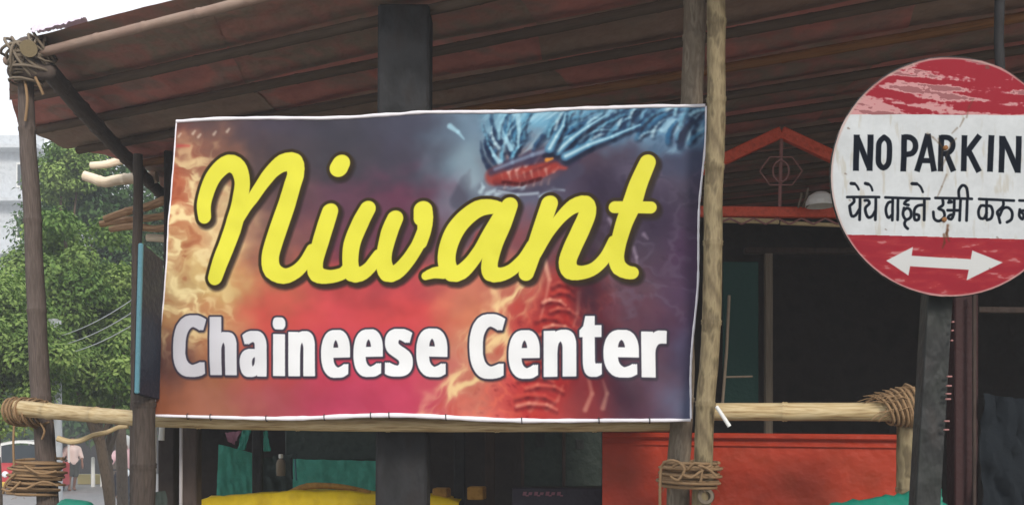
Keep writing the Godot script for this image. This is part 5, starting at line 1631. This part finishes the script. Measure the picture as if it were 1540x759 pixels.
	bar(st, at(1466, 440, 4.8), Vector3(at(1466, 440, 4.8).x, 0.3, -4.8), 0.016, 0.016, 0.003, Vector3.BACK)
	single("thin_upright", st, M.plank_dark, "thin dark brown upright at the edge of the maroon pillar", "post")
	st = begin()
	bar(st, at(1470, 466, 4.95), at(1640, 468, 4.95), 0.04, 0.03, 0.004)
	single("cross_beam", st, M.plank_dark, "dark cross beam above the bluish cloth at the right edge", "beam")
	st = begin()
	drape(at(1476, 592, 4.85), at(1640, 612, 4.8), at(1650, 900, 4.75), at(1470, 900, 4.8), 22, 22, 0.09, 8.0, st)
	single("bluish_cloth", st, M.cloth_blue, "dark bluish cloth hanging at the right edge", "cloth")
	st = begin()
	tube(st, [at(1505, -20, 3.7), at(1503, 60, 3.7), at(1509, 180, 3.7), at(1512, 420, 3.7)], [0.018, 0.017, 0.019, 0.018], 10)
	single("grey_upright", st, M.column, "thin grey upright rising above the round sign", "post")
	st = begin()
	drape(at(1404, 738, 3.3), at(1418, 734, 3.3), at(1420, 775, 3.28), at(1402, 775, 3.28), 8, 8, 0.015, 9.0, st)
	single("teal_scrap", st, M.teal_tarp, "small teal scrap beside the foot of the sign pole", "cloth")

# ---------------------------------------------------------------- banner
func ripple(u: float, v: float) -> Vector3:
	var z := 0.016 * wob.get_noise_2d(u * 90.0, v * 50.0) + 0.006 * wob.get_noise_2d(u * 330.0 + 70.0, v * 120.0)
	z += 0.012 * smoothstep(0.8, 1.0, v) * sin(u * 31.0 + 2.0 * sin(u * 7.0)) + 0.006 * sin((u * 1.6 + v * 0.9) * 9.0)
	z += 0.013 * sin(u * 26.0 - v * 17.0) * smoothstep(0.72, 1.0, u) * smoothstep(0.5, 1.0, v) + 0.009 * sin(u * 40.0 + v * 22.0) * smoothstep(0.2, 0.0, u) * smoothstep(0.55, 1.0, v)
	var y := -0.01 * smoothstep(0.85, 1.0, v) * (0.6 + 0.8 * sin(u * 10.0)) + 0.003 * sin(u * 17.0)
	return banner_at(u, v) + Vector3(0.006 * sin(v * 14.0) * smoothstep(0.9, 1.0, u), y, z)

func banner() -> void:
	TL = at(265, 184, 4.68)
	TR = at(1061, 159, 4.38)
	BR = at(1036, 628, 4.36)
	BL = at(232, 621, 4.62)
	var root := thing("flex_banner", "wide printed flex banner with yellow script and white block letters over flames", "banner", banner_at(0.5, 1.0))
	var pm := StandardMaterial3D.new()
	pm.albedo_texture = banner_print()
	pm.texture_repeat = false
	pm.roughness = 0.5
	pm.metallic_specular = 0.25
	var st := begin()
	grid(st, 96, 54, func(u, v): return ripple(u, v))
	part(root, "printed_sheet", st, pm)
	# white margins folded round the sticks of the frame
	for e in [["top", 0.008], ["bottom", 0.0095], ["left", 0.0035], ["right", 0.005]]:
		st = begin()
		var pts := []
		var rr := []
		for i in 81:
			var t := i / 80.0
			var p: Vector3
			match e[0]:
				"top": p = ripple(t, 0.0) + Vector3(0, 0.004, 0.0)
				"bottom": p = ripple(t, 1.0) + Vector3(0, -0.006, 0.0)
				"left": p = ripple(0.0, t)
				_: p = ripple(1.0, t) + Vector3(0.003, 0, 0)
			pts.append(p)
			rr.append(e[1] * (0.7 + 0.5 * sin(PI * t) if e[0] == "bottom" else 1.0) * (1.0 + 0.35 * wob.get_noise_2d(t * 500.0, e[1] * 9000.0)))
		tube(st, pts, rr, 10, true, 1.0)
		part(root, "hem", st, M.flex_white)
	# frame sticks behind
	for q in [[0.0, 0.006, 1.0, 0.006], [0.0, 0.985, 1.0, 0.985], [0.01, 0.0, 0.01, 1.0], [0.99, 0.0, 0.99, 1.0], [0.5, 0.0, 0.5, 1.0]]:
		st = begin()
		bar(st, banner_at(q[0], q[1]) + Vector3(0, 0, -0.045), banner_at(q[2], q[3]) + Vector3(0, 0, -0.045), 0.03, 0.03, 0.003, Vector3.BACK)
		part(root, "batten", st, M.wood_batten)
	# ties along the lower hem
	for u in [0.065, 0.11, 0.22, 0.33, 0.42, 0.455, 0.56, 0.7, 0.84, 0.93]:
		st = begin()
		var c := ripple(u, 1.0) + Vector3(0, -0.006, 0)
		coil(st, c, Vector3.RIGHT, Vector3(0, 0.0135, 0), Vector3(0, 0, 0.0135), 2.0, 0.006, 0.0016, 0.02, 5)
		part(root, "tie", st, M.cord)

func parking_sign() -> void:
	var c := at(1431, 265, 2.55)
	var r := 181.0 / F * 2.55
	var foot := at(1391, 760, 2.62)
	var top := at(1428, 150, 2.6)
	var gnd := to_ground(top, foot)
	var root := thing("parking_sign", "round red and white parking sign on a dark steel pole", "sign", gnd * Vector3(1, 0, 1))
	var pm := StandardMaterial3D.new()
	pm.albedo_texture = sign_print()
	pm.texture_repeat = false
	pm.roughness = 0.7
	pm.metallic_specular = 0.2
	var st := begin()
	st.set_smooth_group(0)
	var n := 72
	for ring in 6:
		for k in n:
			var q := []
			var uv := []
			for e in [[ring, k], [ring + 1, k], [ring + 1, k + 1], [ring, k + 1]]:
				var an: float = TAU * (e[1] % n) / n
				var rr: float = r * e[0] / 6.0
				var d := Vector2(cos(an), sin(an)) * rr
				q.append(c + Vector3(d.x, d.y, 0.004 * wob.get_noise_2d(d.x * 160.0, d.y * 160.0) - 0.004 * pow(e[0] / 6.0, 6.0)))
				uv.append(Vector2(0.5 + d.x / (2 * r), 0.5 - d.y / (2 * r)))
			if ring == 0: 
				vtx(st, q[0], uv[0]); vtx(st, q[2], uv[2]); vtx(st, q[1], uv[1])
			else:
				quad(st, q[3], q[2], q[1], q[0], 0, uv[3], uv[2], uv[1], uv[0])
	part(root, "disc", st, pm)
	st = begin()
	lathe(st, c, Vector3.BACK, [[r - 0.001, -0.002], [r + 0.0015, -0.005], [r + 0.001, -0.009], [r - 0.004, -0.012], [0.0, -0.012]], 72)
	part(root, "rim", st, M.pole_paint)
	# pole: a steel angle, wider face to the street
	st = begin()
	var side := Vector3(1, 0, 0)
	bar(st, top + side * 0.008, gnd - Vector3(0, 0.05, 0) + side * 0.008, 0.064, 0.006, 0.002, Vector3.BACK)
	part(root, "pole", st, M.pole_paint)
	st = begin()
	bar(st, top + Vector3(-0.021, 0, -0.026), gnd + Vector3(-0.021, -0.05, -0.026), 0.006, 0.045, 0.002, Vector3.BACK)
	part(root, "pole_flange", st, M.pole_paint)
	for p in [[1423, 222], [1421, 330]]:
		st = begin()
		lathe(st, at(p[0], p[1], 2.548), Vector3.BACK, [[0.0065, -0.004], [0.0062, 0.002], [0.004, 0.004], [0.0, 0.0045]], 10)
		part(root, "bolt", st, M.purlin_brown)
	# pale tags clipped to the pole's right edge
	for y in [484, 497, 512, 566, 580, 592, 600, 633, 646]:
		st = begin()
		var t: float = (y - 150.0) / 610.0
		var x := lerpf(1428, 1391, t) + 26.0
		box(st, at(x, y, 2.595), Vector3(0.0065 if y > 550 else 0.003, 0, 0), Vector3(0, 0.0022, 0), Vector3(0, 0, 0.004), 0.001)
		part(root, "tag", st, M.pink_tag)
